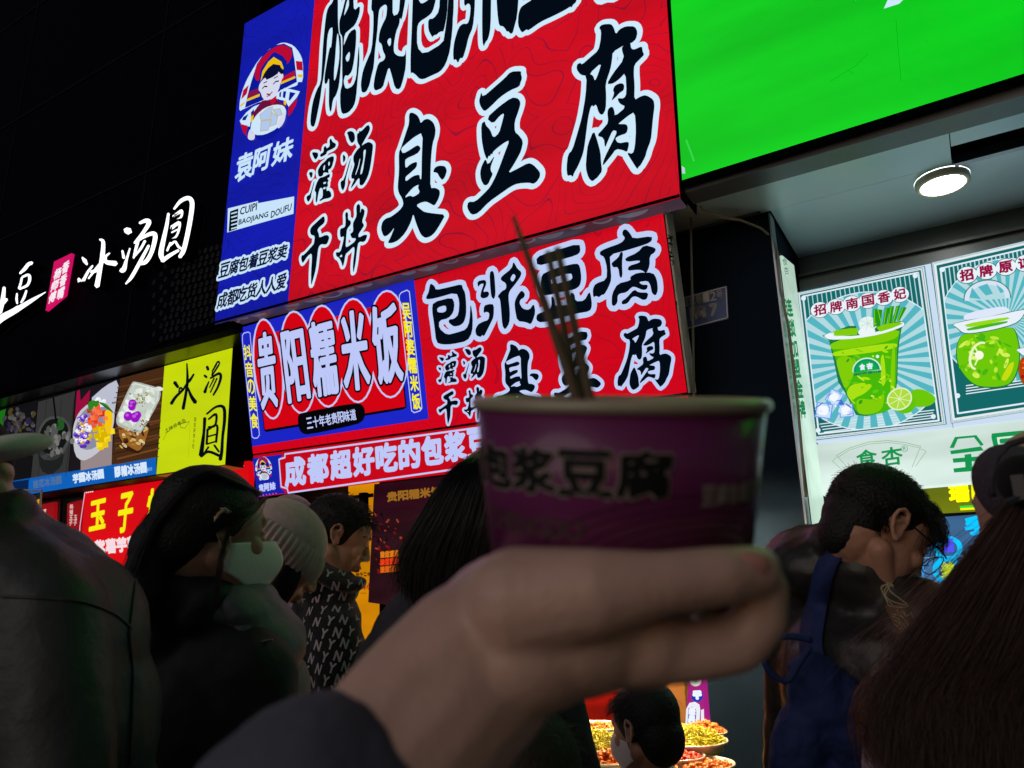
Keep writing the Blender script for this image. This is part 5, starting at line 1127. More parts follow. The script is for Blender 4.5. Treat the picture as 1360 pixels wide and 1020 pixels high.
def stand(neck, face, w=.19, thick=1., arms='hold', coat_len=.66):
    """body under the neck: prims for skin, coat, trousers, shoes; feet on the ground"""
    n = np.asarray(neck, float); d = dirv(face); s = np.cross(d, ZZ); A = [s, d, ZZ]; k = n[2]/1.45
    sk = [cap(n+ZZ*.04-d*.01, .052, n-ZZ*.1, .06), el(n-ZZ*.25, (w*.8, .1, .2), A), el(n-ZZ*.5, (w*.75, .1, .2), A)]
    ct = [cap(n-ZZ*.02-d*.01, .07*thick, n-ZZ*.1, .09*thick), el(n-ZZ*.22, (w*.98*thick, .135*thick, .19), A), el(n-ZZ*.42, (w*.92*thick, .14*thick, .22), A), el(n-ZZ*coat_len*.9, (w*.95*thick, .15*thick, .17), A),
          cap(n-ZZ*.085+s*w*.62, .075*thick, n-ZZ*.085-s*w*.62, .075*thick), cap(n-ZZ*.03+s*w*.2, .06*thick, n-ZZ*.1+s*w*.75, .07*thick), cap(n-ZZ*.03-s*w*.2, .06*thick, n-ZZ*.1-s*w*.75, .07*thick)]
    hands = []
    for sx in (1, -1):
        sh = n-ZZ*.11+s*sx*w*.88
        if arms == 'hold': eb = n-ZZ*.40+s*sx*(w+.05)+d*.02; wr = n-ZZ*.36+s*sx*.07+d*.25
        else: eb = n-ZZ*.42+s*sx*(w+.07)-d*.01; wr = n-ZZ*.66+s*sx*(w+.05)+d*.06
        ct += [cap(sh, .068*thick, eb, .055*thick), cap(eb, .056*thick, wr-(wr-eb)*.08, .043*thick)]
        sk += [cap(sh, .045, eb, .038), cap(eb, .038, wr, .026)]
        hd = wr+(wr-eb)/np.linalg.norm(wr-eb)*.05; sk += [cap(wr, .026, hd, .032)]
        fd = (wr-eb)/np.linalg.norm(wr-eb)
        for q in range(4): o_ = s*(-.024+.016*q); L = (.068,.078,.072,.056)[q]; sk += chain([hd+o_, hd+o_*1.1+fd*L*.55+ZZ*.006, hd+o_*1.1+fd*L*.95-ZZ*.012], [.0088,.008,.0068])
        sk += chain([hd-s*sx*.02-fd*.03, hd-s*sx*.045+ZZ*.01, hd-s*sx*.05+fd*.03+ZZ*.012], [.012,.0095,.008])
    tr, sh_ = [], []
    hip = n[2]-.60
    for sx in (1, -1):
        h = np.array([n[0], n[1], hip])+s*sx*.09; kn = np.array([n[0], n[1], hip*.53])+s*sx*.1+d*.02; an = np.array([n[0], n[1], .09])+s*sx*.1
        tr += [cap(h, .088, kn, .062), cap(kn, .062, an, .048)]; sk += [cap(h, .075, kn, .05), cap(kn, .05, an, .035), cap(an, .035, an+d*.12-ZZ*.04, .03)]
        sh_ += [el(np.array([n[0], n[1], .045])+s*sx*.1+d*.06, (.048, .14, .05), A)]
    tr += [el(np.array([n[0], n[1], hip+.02]), (.165, .12, .14), A)]
    return dict(neck=n, skin=sk, coat=ct, trousers=tr, shoes=sh_, A=A, s=s, d=d)
m_skin = skin_mat('skin', (200, 156, 136)); m_skin2 = skin_mat('skin_warm', (206, 152, 126)); m_lip = surf('lips', (150, 80, 70), .4); m_brow = surf('brow_hair', (14, 11, 10), .6)
m_hairk = hair_mat('black_hair', (16, 14, 15)); m_scalp = surf('scalp_hair', (12, 11, 12), .6, bump=.5, bscale=160)
m_trs = surf('dark_trousers', (24, 25, 30), .8, bump=.2, bscale=60); m_shoe = surf('dark_shoes', (18, 18, 18), .5)
m_mask = surf('mask_fabric', (250, 240, 248), .75, bump=.15, bscale=300, var=.04)
def finish_person(t, b, H, skin, coatm, vox=.012, headparts=None, nr=.052, ns=(0,-.026,-.05), bs=4, ears=True, coat_disp=((.012, .09),), coat_extra=(), cname='jacket', hv=.005):
    T_ = H[0]; n_ = b['neck']
    jn = [cap(T_((0,-.03,-.01)), .055*H[2], T_(ns), nr), cap(T_(ns), nr, n_, nr+.002)]
    remesh('body', b['skin']+jn+head_parts(H, ears), skin, t, hv, bs)
    remesh(cname, b['coat']+list(coat_extra), coatm, t, vox, 6, coat_disp)
    remesh('trousers', b['trousers'], m_trs, t, .014, 6); remesh('shoe', [b['shoes'][0]], m_shoe, t, .012, 3); remesh('shoe', [b['shoes'][1]], m_shoe, t, .012, 3)
def person(loc, label, group=None):
    return thing('person', (loc[0], loc[1], 0), label, 'person', group)
def short_hair(H, t, mat, n=2600, L=.03, z_min=-.03, y_front=.075, spike=.6, drop=0., nape=-.06, fringe=0.):
    """cropped hair grown from the skull of head H"""
    T, A, s = H; out = []
    while len(out) < n:
        v = rng.normal(0, 1, 3); v /= np.linalg.norm(v); p = np.array((0,-.012,.028))+v*np.array((.0765,.0955,.086))
        lim = np.interp(p[1], [-.11, -.04, .0, .03, .09], [nape, nape+.01, .0, .03, .055])
        if p[2] < lim or p[1] > y_front: continue
        nrm = v/np.array((.0765,.0955,.086)); nrm /= np.linalg.norm(nrm)
        fall = np.array((0, .9, -.1)) if v[2] > .3 else np.array((0, -.1, -1.))
        side_cut = 1 if v[2] > .25 else .45
        d = nrm*spike+fall*(1-spike)+rng.normal(0, .22, 3); d /= np.linalg.norm(d); l = L*side_cut*rng.uniform(.6, 1.15)
        extra = fringe if (p[1] > .045 and v[2] > .1) else 0; l += extra
        q = [p-nrm*.003, p+d*l*.5, p+d*l*.85+np.array((0, extra*.25, -extra*.5-l*.12)), p+d*l+np.array((0, extra*.3, -extra*1.1-l*.3))]
        out.append([T(a) for a in spline(q, 7)])
    return out
def scalp(H, t, mat, z_off=.0, nape=-.06, vox=.005, grow=.006, extra=()):
    T, A, s = H; P = [el(T((0,-.018,.034)), np.array((.076+grow*.6,.092+grow,.083+grow))*s, A), el(T((0,-.045,-.005)), np.array((.066,.062,.068))*s, A)]
    return remesh('hair_base', P+list(extra), mat, t, vox, 3)
# ================================================================== man in a leather jacket, cap with a pale bill (near left)
m_leath = surf('leather', (62, 66, 70), .5, bump=.45, bscale=60, var=.25, vscale=4, dist=.004, detail=10, spec=.35)
m_felt = surf('cap_felt', (240, 235, 228), .85, bump=.2, bscale=200)
t = person(W(-20, 700, 1.08), 'person in black leather jacket and cap with pale bill, seen from behind, left edge')
nk = W(-30, 712, 1.08); b = stand(nk, 18, .175, 1.08, 'down')
H = head_frame(W(-92, 645, 1.06), 56, -6)
col = [vE(-10, 690, 1.08, 52, 38, .085, 20), vE(18, 672, 1.08, 26, 26, .05, 10)]
finish_person(t, b, H, m_skin, m_leath, coat_disp=((.010, .12), (.003, .03)), coat_extra=col+[vE(105, 840, 1.08, 82, 110, .11, -10), vE(55, 752, 1.1, 105, 50, .1, 30), vE(130, 960, 1.08, 74, 130, .11, -3), vE(135, 1120, 1.08, 76, 150, .11, 0)])
V, Fc = merge([tube([W(x, y, .955) for x, y in ((-5,793),(50,796),(110,802),(150,812),(185,840))], .0016, 6)]); 
jm = [o for o in t.children if o.name.startswith('jacket')][0]
def bvh_of(o):
    base = wl(t); me = o.data; co = np.empty(len(me.vertices)*3); me.vertices.foreach_get('co', co); co = co.reshape(-1, 3)+WL[o.name]
    return BVHTree.FromPolygons([tuple(c) for c in co], [tuple(p.vertices) for p in me.polygons])
def on_surface(bv, px, py, lift=.001):
    d = ray(px, py); d /= np.linalg.norm(d); hit = bv.ray_cast(Vector(EYE), Vector(d))
    if hit[0] is None: return None, None
    n = np.array(hit[1]);
    if n @ d > 0: n = -n
    return np.array(hit[0])+n*lift, n
bv = bvh_of(jm)
def seam(name, P, r, mat, parent, bv_, n=40):
    Q = spline([(x, y, 0) for x, y in P], n); pts = [on_surface(bv_, q[0], q[1], r*.3)[0] for q in Q]; pts = [p for p in pts if p is not None]
    if len(pts) > 3: return mk(name, *tube(pts, r, 6), mat, parent, smooth=True)
seam('seam', [(2,792),(60,795),(110,800),(150,815),(175,835)], .0022, m_leath, t, bv); seam('seam', [(180,770),(172,840),(176,900),(172,1015)], .0022, m_leath, t, bv)
remesh('cap', [el(H[0]((0,-.012,.045)), (.084,.103,.078), H[1])], surf('cap_black', (20, 20, 22), .8), t, .006, 4)
remesh('cap_bill', [vE(14, 594, 1.0, 40, 17, .07, -13), vE(-20, 605, 1.02, 40, 13, .075, -10)], m_felt, t, .004, 4)
scalp(H, t, m_scalp)

# ================================================================== woman in a white mask
m_coat = surf('padded_coat', (104, 106, 116), .55, bump=.3, bscale=14, var=.12, dist=.02)
m_blk = surf('black_coat', (34, 34, 40), .7, bump=.3, bscale=24, dist=.01)
t = person(W(270, 800, 1.47), 'person with tied black hair and white mask, dark coat, facing right')
H = head_frame(W(283, 706, 1.45), 52, -8, 4)
b = stand(W(262, 812, 1.47), 30, .19, 1.08, 'hold')
finish_person(t, b, H, m_skin, m_blk, coat_disp=((.02, .09), (.008, .04)), coat_extra=[vE(222, 850, 1.44, 46, 80, .1, 10), vE(236, 800, 1.44, 56, 40, .1, -10), vE(275, 806, 1.42, 46, 30, .09, 12), vE(250, 776, 1.42, 50, 28, .075, 0), vE(282, 790, 1.40, 34, 24, .07, 15), vE(215, 960, 1.44, 60, 110, .12, 0)], hv=.0035)
# second layer: grey-green puffer at the right shoulder, raised collar
remesh('puffer_layer', [vE(330, 800, 1.44, 46, 26, .09, 32), vE(368, 860, 1.45, 36, 44, .1, 10), vE(375, 920, 1.46, 34, 46, .1, 0), vE(350, 830, 1.45, 44, 30, .1, 30), vE(350, 960, 1.46, 60, 60, .1, 0)], m_coat, t, .008, 5, ((.008, .07), (.003, .025)))
remesh('collar', [vE(298, 804, 1.42, 58, 24, .07, 24), vE(334, 828, 1.41, 36, 18, .06, 32)], m_coat, t, .006, 3, ((.008, .03),))
mask(H, t, m_mask)
T = H[0]
Phair = [el(T((0,-.02,.036)), (.083,.1,.088), H[1]), el(T((0,-.06,-.02)), (.068,.062,.07), H[1]), el(T((0,-.088,-.045)), (.042,.052,.06), H[1]), el(T((0,-.1,-.11)), (.04,.04,.07), H[1])]
hb = remesh('hair_base', Phair, m_scalp, t, .005, 4)
G = []
for q in range(9):
    x = -.082+.164*q/8
    G.append([T((x*.4, .066, .082)), T((x*.9, .01, .118-abs(x)*.5)), T((x*1.0, -.06, .08)), T((x*.7, -.105, .01)), T((x*.45, -.12, -.06)), T((x*.4, -.125, -.13))])
S_ = locks(G, 2600, 12, .003, .0008)
G2 = [[T((sx*.05, .068, .07)), T((sx*.074, .05, .03)), T((sx*.086, .02, .0)), T((sx*.088, -.03, -.03)), T((sx*.06, -.09, -.04))] for sx in (1, 1.04)]
S_ += locks(G2, 2, 12, .004, .0005)
S_ += locks([[T((.07,.03,.04)), T((.086,.01,.0)), T((.088,.0,-.05)), T((.082,.006,-.11)), T((.076,.01,-.16))],[T((.072,.026,.04)), T((.088,.004,.0)), T((.09,-.006,-.05)), T((.084,.0,-.11)), T((.076,.004,-.17))]], 30, 14, .0014, .002)
S_ += locks([[W(225,720,1.5), W(205,735,1.5), W(188,745,1.5), W(168,740,1.5)],[W(225,740,1.5), W(208,750,1.5), W(192,756,1.5), W(172,750,1.5)]], 260, 8, .006, .001)
hair('hair', S_, m_hairk, t, .0006)
hair('hair', locks([[T((.04,.075,.075)), T((.078,.035,.035)), T((.09,-.004,.014)), T((.086,-.04,-.02)), T((.07,-.08,-.05))],[T((.045,.07,.07)), T((.082,.03,.02)), T((.092,-.01,-.002)), T((.086,-.045,-.035)), T((.07,-.08,-.06))]], 420, 12, .003, .0006), m_hairk, t, .0006)
V, Fc = tube([on + np.zeros(3) for on in (W(338, 862, 1.34), W(350, 852, 1.34), W(362, 850, 1.34))], .003, 6); mk('zip_pull', V, Fc, m_steel, t)

# ================================================================== person in a knitted beanie
def knit(name, c1, sc=1.):
    m = surf(name, c1, .9, bump=.5, bscale=240, var=.12, vscale=60, dist=.004, sheen=.3); return m
m_knit = knit('beige_knit', (214, 186, 184)); m_gk = knit('grey_knit', (146, 138, 152))
t = person(W(380, 800, 1.8), 'person in beige ribbed knit beanie with black hair, head bowed right')
H = head_frame(W(372, 735, 1.78), 62, -32)
b = stand(W(340, 842, 1.82), 50, .13, 1.0, 'down')
finish_person(t, b, H, m_skin2, m_blk, hv=.0045)
T, A, _s = H
V, Fc = [], []
# dome with a ribbed turned-up cuff
def hat(T, zc, rx, ry, rz, cuff_h, m, parent, tilt=.25, ribs=48):
    V, Fc = [], []; n = 96; rows = 16
    for i in range(rows):
        a = math.pi/2*(1-i/(rows-1)) if i else math.pi/2-.001
        for k in range(n):
            th = 2*math.pi*k/n; r = math.cos(a)
            x, y, z = rx*r*math.cos(th), ry*r*math.sin(th)-.012, zc+rz*math.sin(a); z += -tilt*(.0 if True else 0); V.append(T((x, y, z-.22*(y+.012)*-1*(0))))
    for i in range(rows-1):
        for k in range(n): k2 = (k+1) % n; Fc.append((i*n+k, i*n+k2, (i+1)*n+k2, (i+1)*n+k))
    mk('hat_crown', V, Fc, m, parent, smooth=True)
    V, Fc = [], []; n = ribs*6; rows = 9
    for i in range(rows):
        u = i/(rows-1)
        for k in range(n):
            th = 2*math.pi*k/n; rib = .0026*math.cos(th*ribs); bul = .0065*math.sin(math.pi*u)**.6; g = 1+.0
            x = (rx+.003+bul+rib)*math.cos(th); y = (ry+.003+bul+rib)*math.sin(th)-.012; V.append(T((x, y, zc+.006-cuff_h*u)))
    for i in range(rows-1):
        for k in range(n): k2 = (k+1) % n; Fc.append((i*n+k, i*n+k2, (i+1)*n+k2, (i+1)*n+k))
    mk('hat_cuff', V, Fc, m, parent, smooth=True)
hat(T, .03, .087, .106, .092, .062, m_knit, t)
S_ = locks([[T((x, -.09+abs(x)*.5, .0)), T((x*1.15, -.1+abs(x)*.6, -.08)), T((x*1.2, -.09+abs(x)*.6, -.2)), T((x*1.2, -.04+abs(x)*.4, -.34))] for x in (-.08,-.05,-.02,.02,.05,.08)], 1500, 12, .006, .002)
S_ += locks([[T((.07,.05,-.01)), T((.078,.06,-.07)), T((.07,.05,-.16)), T((.06,.03,-.26))],[T((.078,.02,-.01)), T((.088,.02,-.08)), T((.08,.02,-.17)), T((.07,.0,-.28))]], 300, 12, .004, .002)
hair('hair', S_, m_hairk, t, .0008)

# ================================================================== grey hooded person behind
t = person(W(385, 760, 2.7), 'person in grey knitted hood behind the beige beanie')
H = head_frame(W(388, 700, 2.7), 40, -10); b = stand(W(385, 770, 2.7), 40, .15, 1.0, 'hold')
finish_person(t, b, H, m_skin, m_gk, hv=.006)
remesh('hood', [vE(384, 692, 2.66, 34, 31, .11, -10), vE(402, 715, 2.66, 26, 40, .11, -28), vE(398, 770, 2.7, 30, 44, .12, 0)], m_gk, t, .008, 5, ((.008, .05),))

# ================================================================== man in a monogram jacket
m_mono = surf('black_fleece', (18, 17, 20), .9, bump=.5, bscale=120, sheen=.2)
t = person(W(440, 790, 2.5), 'person in black jacket covered in white NY letters, head bowed to the amber light')
H = head_frame(W(449, 712, 2.32), 76, -24); b = stand(W(428, 790, 2.34), 60, .17, 1.1, 'hold')
finish_person(t, b, H, m_skin2, m_mono, coat_disp=((.016, .08),), coat_extra=[vE(422, 770, 2.3, 34, 34, .1, 20), vE(450, 782, 2.28, 28, 16, .07, 20), vE(436, 850, 2.32, 44, 80, .13, 4), vE(440, 930, 2.32, 46, 90, .13, 0)], hv=.004)
remesh('collar', [vE(442, 764, 2.26, 42, 13, .08, 28), vE(470, 776, 2.26, 17, 9, .05, -8)], m_mono, t, .006, 3)
scalp(H, t, m_scalp, grow=.008); hair('hair', short_hair(H, t, m_hairk, 2200, .03, spike=.5), m_hairk, t, .0008)
face_features(H, t, m_brow, m_lip)
mW = surf('letter_print', (206, 196, 200), .8)
bl = [bvh_of(o) for o in t.children if o.name.split('.')[0] in ('jacket', 'collar')]
V0, F0, E0 = glyph('N'); V1, F1, E1 = glyph('Y')
parts = []
for r_ in range(17):
    for c_ in range(9):
        x, y = 400+c_*17.5+(r_ % 2)*8.7+r_*.6, 734+r_*15.6-c_*1.4
        hits = [h for h in (on_surface(b_, x, y, .0018) for b_ in bl) if h[0] is not None]
        if not hits: continue
        p, n = min(hits, key=lambda h: np.linalg.norm(h[0]-EYE))
        uu = RT*math.cos(.25)+UP*math.sin(.25)*(-1); uu = uu-n*(uu @ n)
        if np.linalg.norm(uu) < .25: continue
        uu /= np.linalg.norm(uu); vv = np.cross(n, uu)
        if vv[2] < 0: vv = -vv
        GV, GF, GE = (V0, F0, E0) if (c_+r_) % 2 else (V1, F1, E1)
        s_ = .019; q = [(a-.5)*s_ for a in GV]
        parts.append(([p+uu*a[0]+vv*a[1]*1.35 for a in q], GF))
        for i, j in GE:
            a, b_ = q[i], q[j]; A1, B1 = p+uu*a[0]+vv*a[1]*1.35, p+uu*b_[0]+vv*b_[1]*1.35; dd = B1-A1; pr = np.cross(n, dd); L = np.linalg.norm(pr)
            if L > 1e-9: pr *= .0011/L; parts.append(([A1-pr, B1-pr, B1+pr, A1+pr], [(0, 1, 2, 3)]))
V, Fc = merge(parts); tag(mk('monogram_letters', V, Fc, mW, t), kind='stuff')

# ================================================================== dark haired person in the middle, from behind
t = person(W(640, 850, 1.2), 'person with long dark hair and black jacket, back turned, behind the raised cup')
H = head_frame(W(668, 686, 1.2), 12, -8); b = stand(W(612, 830, 1.22), 8, .135, 1.08, 'hold')
m_dj = surf('charcoal_jacket', (56, 55, 64), .6, bump=.3, bscale=18, dist=.01)
finish_person(t, b, H, m_skin, m_dj, coat_disp=((.012, .12), (.005, .03)), coat_extra=[vE(575, 905, 1.2, 108, 120, .15, 22), vE(560, 850, 1.2, 66, 80, .12, 35)], hv=.006)
m_hd = hair_mat('dark_hair', (17, 17, 22))
remesh('hair_base', [vE(672, 686, 1.2, 80, 84, .1, 0), cap(W(668, 690, 1.2), .092, W(628, 775, 1.18), .1), vE(655, 820, 1.18, 105, 90, .09, 0)], m_scalp, t, .008, 8)
G = []
for q in range(11):
    u = q/10; x1 = 528+u*230; xm = 562+u*190; G.append([W(640+u*60, 603-8*math.sin(math.pi*u), 1.16), W(602+u*125, 628, 1.1), W(xm, 690, 1.075), W(x1+4, 745, 1.07), W(x1-2+u*6, 800+20*math.sin(u*9), 1.06)])
hair('hair', locks(G, 5200, 14, .005, .0015), m_hd, t, .0006)

# ================================================================== brown haired head low in the middle
t = person(W(690, 1040, 1.05), 'person with matt brown hair, only the crown showing under the hand')
H = head_frame(W(690, 1068, 1.05), 0, -10); b = stand(W(690, 1215, 1.07), 0, .16, 1.0, 'down')
finish_person(t, b, H, m_skin, m_blk, hv=.006)
m_hbr = hair_mat('brown_hair', (52, 44, 36)); scalp(H, t, surf('brown_scalp', (40, 33, 28), .8, bump=.4, bscale=120), grow=.02, extra=[vE(650, 1075, 1.05, 50, 80, .08), vE(728, 1075, 1.05, 48, 84, .08)])
hair('hair', short_hair(H, t, m_hbr, 2600, .05, spike=.35), m_hbr, t, .0006)

# ================================================================== small masked person by the bowls
t = person(W(850, 1000, 2.05), 'small person with black hair and pale hooded top at the food bowls')
H = head_frame(W(856, 966, 2.02), -42, -14, 0, .92); b = stand(W(858, 1022, 2.05), -40, .17, 1.0, 'hold')
finish_person(t, b, H, m_skin2, surf('pale_hoodie', (168, 156, 144), .85, bump=.3, bscale=60), cname='hoodie', hv=.0045)
mask(H, t, m_mask)
scalp(H, t, m_scalp, grow=.012, extra=[el(H[0]((0, -.05, -.03)), (.065, .06, .075), H[1])]); hair('hair', short_hair(H, t, m_hairk, 1800, .035, spike=.25, nape=-.1), m_hairk, t, .0008)

# ================================================================== man with glasses looking down
m_blj = surf('black_nylon', (44, 42, 40), .38, bump=.35, bscale=14, dist=.015, detail=6)
t = person(W(1120, 760, 1.6), 'person with short black hair and thin glasses looking down, black printed jacket')
H = head_frame(W(1164, 702, 1.55), 80, -38, 0, 1.05)
b = stand(W(1140, 764, 1.60), 58, .19, 1.1, 'hold')
finish_person(t, b, H, m_skin2, m_blj, vox=.009, coat_disp=((.014, .1), (.006, .035)), coat_extra=[vE(1130, 716, 1.6, 36, 20, .08, 18), cap(W(1150, 760, 1.56), .085, W(1175, 850, 1.56), .1), vE(1082, 748, 1.66, 68, 50, .12, -6), vE(1120, 722, 1.6, 50, 26, .1, 8), vE(1150, 960, 1.6, 100, 150, .15, 0)], hv=.0028, nr=.060, ns=(0,-.035,-.04), bs=6)
face_features(H, t, m_brow, m_lip)
T, A, _s = H
scalp(H, t, m_scalp, grow=.004, vox=.004, extra=[el(T((0,.05,.08)), (.058,.045,.026), A), el(T((0,-.055,-.045)), (.052,.045,.055), A)])
hs = short_hair(H, t, m_hairk, 8000, .017, spike=.42, nape=-.095, fringe=.024)
hair('hair', hs, m_hairk, t, .0006)
m_fr = surf('glasses_frame', (30, 26, 24), .3, metal=.7)
fr = []
for sx in (1, -1):
    fr.append(tube([T((sx*.073,-.005,.012)), T((sx*.077,.03,.01)), T((sx*.072,.09,.008)), T((sx*.066,.106,.006))], .0016, 6))
    fr.append(tube([T((sx*.034+.027*math.cos(a), .112-.006*abs(math.cos(a)), -.004+.02*math.sin(a))) for a in np.linspace(0, 2*math.pi, 22)], .0011, 6))
fr.append(tube([T((-.008,.116,.002)), T((0,.118,.004)), T((.008,.116,.002))], .0012, 6))
V, Fc = merge(fr); g_ = mk('glasses', V, Fc, m_fr, t, smooth=True)
mg, nt, out = _mat('lens_glass'); gl = nt.nodes.new('ShaderNodeBsdfGlass'); gl.inputs['IOR'].default_value = 1.05; gl.inputs['Roughness'].default_value = 0; nt.links.new(gl.outputs[0], out.inputs[0])
for sx in (1, -1):
    V, Fc = prism_world([T((sx*.034+.026*math.cos(a), .112, -.004+.019*math.sin(a))) for a in np.linspace(0, 2*math.pi, 20)[:-1]], [T((sx*.034+.026*math.cos(a), .1108, -.004+.019*math.sin(a))) for a in np.linspace(0, 2*math.pi, 20)[:-1]]); mk('lens', V, Fc, mg, g_)
jk = [o for o in t.children if o.name.startswith('jacket')][0]; bv = bvh_of(jk)
def patch(name, P, mat, parent, bv_, lift=.0015, res=14, off=(0, 0), k=1.):
    """print lying on the cloth: quad P (tl tr br bl, photo pixels) draped on the surface"""
    P = [np.array(p, float)/k+np.array(off) for p in P]; V, Fc, ok = [], [], {}
    for i in range(res+1):
        for j in range(res+1):
            u, v = i/res, j/res; q = (P[0]*(1-u)+P[1]*u)*(1-v)+(P[3]*(1-u)+P[2]*u)*v; p, n = on_surface(bv_, q[0], q[1], lift)
            if p is not None: ok[i, j] = len(V); V.append(p)
    for i in range(res):
        for j in range(res):
            ks = [(i, j), (i+1, j), (i+1, j+1), (i, j+1)]
            if all(a in ok for a in ks): Fc.append(tuple(ok[a] for a in ks))
    if Fc: return mk(name, V, Fc, mat, parent, smooth=True)
def drape_lines(name, Ls, r, mat, parent, bv_, off=(0, 0), k=1.):
    parts = []
    for L in Ls:
        Q = spline([(x/k+off[0], y/k+off[1], 0) for x, y in L], 4*len(L)) if len(L) > 2 else np.array([(x/k+off[0], y/k+off[1], 0) for x, y in L]); pts = [on_surface(bv_, q[0], q[1], .003)[0] for q in Q]; pts = [p for p in pts if p is not None]
        if len(pts) > 1: parts.append(tube(pts, r, 5))
    if parts: V, Fc = merge(parts); return mk(name, V, Fc, mat, parent)
m_pr = surf('gold_print', (196, 182, 140), .5); m_pb = surf('brown_print', (112, 82, 60), .6, var=.3, vscale=30); m_pd = surf('grey_print_panel', (50, 44, 38), .5)
patch('print_panel', [(470,715),(600,745),(770,1020),(590,1020)], m_pd, t, bv, .002, 16, (1020,540), 4)
patch('print_panel', [(640,0),(760,-20),(890,200),(760,260)], m_pd, t, bv, .002, 16, (960,760), 3.4)
patch('print_panel', [(735,150),(830,150),(850,255),(795,290)], m_pb, t, bv, .0035, 10, (960,760), 3.4)
drape_lines('gold_print', [[(475,720),(500,722),(520,735)],[(540,720),(530,740),(560,750)],[(500,760),(520,780)],[(540,760),(530,785),(560,780),(545,762)],[(570,765),(600,790),(590,760)],[(530,790),(545,855)],[(545,795),(590,860)],[(590,860),(575,800)],[(530,790),(560,800),(590,800)],[(625,800),(650,830),(640,865),(612,850)],[(640,860),(665,862),(655,830)]], .0012, m_pr, t, bv, (1020,540), 4)
drape_lines('gold_print', [[(735,30),(760,90),(840,155),(760,155),(740,120),(722,90),(720,60),(770,60)],[(745,60),(730,90),(760,130),(840,155)],[(765,45),(735,110),(770,150)],[(710,75),(745,50),(770,70)],[(790,170),(800,190),(815,175)],[(820,180),(830,200),(845,190)],[(850,180),(862,205)],[(770,200),(800,215),(830,250)],[(775,215),(800,230),(820,262)],[(780,235),(800,250),(810,275)],[(765,190),(810,200),(840,240)]], .0011, m_pr, t, bv, (960,760), 3.4)
for i, (s_, yy) in enumerate((('NAILS OF BRITISH', 315),('NTEXT CREDUE', 345),('ESISTANCE.', 385))):
    V0_, F0_, E0_ = glyph(s_); p0, n0 = on_surface(bv, 960+280/3.4, 760+yy/3.4)
    if p0 is None: continue
    uu = RT-n0*(RT @ n0); uu /= np.linalg.norm(uu); vv = np.cross(n0, uu); vv = vv if vv[2] > 0 else -vv
    w_ = (.06,.05,.04)[i]; mk('gold_lettering', [p0+n0*.003+uu*(a[0]-.5)*w_+vv*(a[1]-.5)*.009 for a in V0_], F0_, surf('gold_letter', (190, 140, 50), .5), t)
# navy strap and bag
m_navy = surf('navy_canvas', (34, 54, 112), .75, bump=.4, bscale=90, var=.12, dist=.004)
bag = thing('shoulder_bag', W(1110, 930, 1.45), 'navy blue cloth bag with looped strap hanging on the printed jacket', 'bag')
sp = spline([(1152, 718, 0),(1120, 724, 0),(1096, 760, 0),(1084, 820, 0),(1080, 860, 0),(1092, 900, 0)], 26); L_, R_ = [], []
for q in sp:
    for lst, dx in ((L_, -15), (R_, 15)):
        p, n = on_surface(bv, q[0]+dx*(.5 if q[1] < 722 else 1), q[1]-dx*(.35 if q[1] < 740 else 0), .004); lst.append(p if p is not None else W(q[0]+dx, q[1], 1.45))
V = L_+R_; n_ = len(L_); o = mk('strap', V, [(i, i+1, n_+i+1, n_+i) for i in range(n_-1)], m_navy, bag, smooth=True); md = o.modifiers.new('thickness', 'SOLIDIFY'); md.thickness = -.004
remesh('bag_body', [vE(1090, 930, 1.42, 42, 66, .05, -14), vE(1060, 990, 1.42, 36, 70, .05, 12), vE(1120, 960, 1.42, 44, 80, .05, -22), vE(1085, 1060, 1.42, 70, 60, .06, 0)], m_navy, bag, .006, 4, ((.02, .07), (.01, .03)))
mk('strap_loop', *tube(spline([W(x, y, 1.36) for x, y in ((1078,850),(1050,845),(1022,850),(1014,868),(1022,892),(1045,904),(1062,880),(1076,858))], 30), .006, 8), m_navy, bag, smooth=True)

# ================================================================== long haired woman with cap (near right)
t = person(W(1400, 800, .88), 'person with long brown hair and grey cap, from behind, right edge')
H = head_frame(W(1408, 692, .88), -6, 0); b = stand(W(1400, 830, .9), -6, .19, 1.1, 'down')
finish_person(t, b, H, m_skin, surf('lilac_fleece', (150, 120, 140), .95, bump=.7, bscale=90, sheen=.4), coat_disp=((.012, .05),), hv=.007, ears=False)
m_hb = hair_mat('brown_long_hair', (120, 74, 58), .45); m_hb2 = hair_mat('dark_brown_hair', (64, 44, 40), .5)
remesh('hair_base', [vE(1422, 684, .88, 84, 92, .09), cap(W(1424, 700, .88), .072, W(1398, 790, .87), .078), cap(W(1398, 790, .87), .078, W(1362, 872, .87), .094), cap(W(1362, 872, .87), .094, W(1334, 1010, .87), .105), vE(1420, 900, .88, 120, 200, .1)], surf('hair_mass', (12, 8, 8), .8, bump=.8, bscale=90, spec=.1), t, .008, 8)
Lft = [[1335,664],[1300,705],[1262,762],[1226,820],[1190,872],[1163,905],[1150,940]]
G = []
for q in range(12):
    u = q/11; dx = 250*u
    pts = [(1336+70*u, 652-14*u), (1302+dx*.55, 706-8*u), (1264+dx*.75, 765), (1229+dx*.9, 825), (1196+dx, 885), (1168+dx, 940), (1176+dx+10*math.sin(q*2.3), 990), (1190+dx, 1040+30*math.sin(q*1.7))]
    G.append([W(x+27-3*i, y, .86-.085*math.sin(min(1, .25+u)*math.pi*.5)-.012*i) for i, (x, y) in enumerate(pts)])
hair('hair', locks(G, 9000, 20, .009, .008), m_hb2, t, .0005)
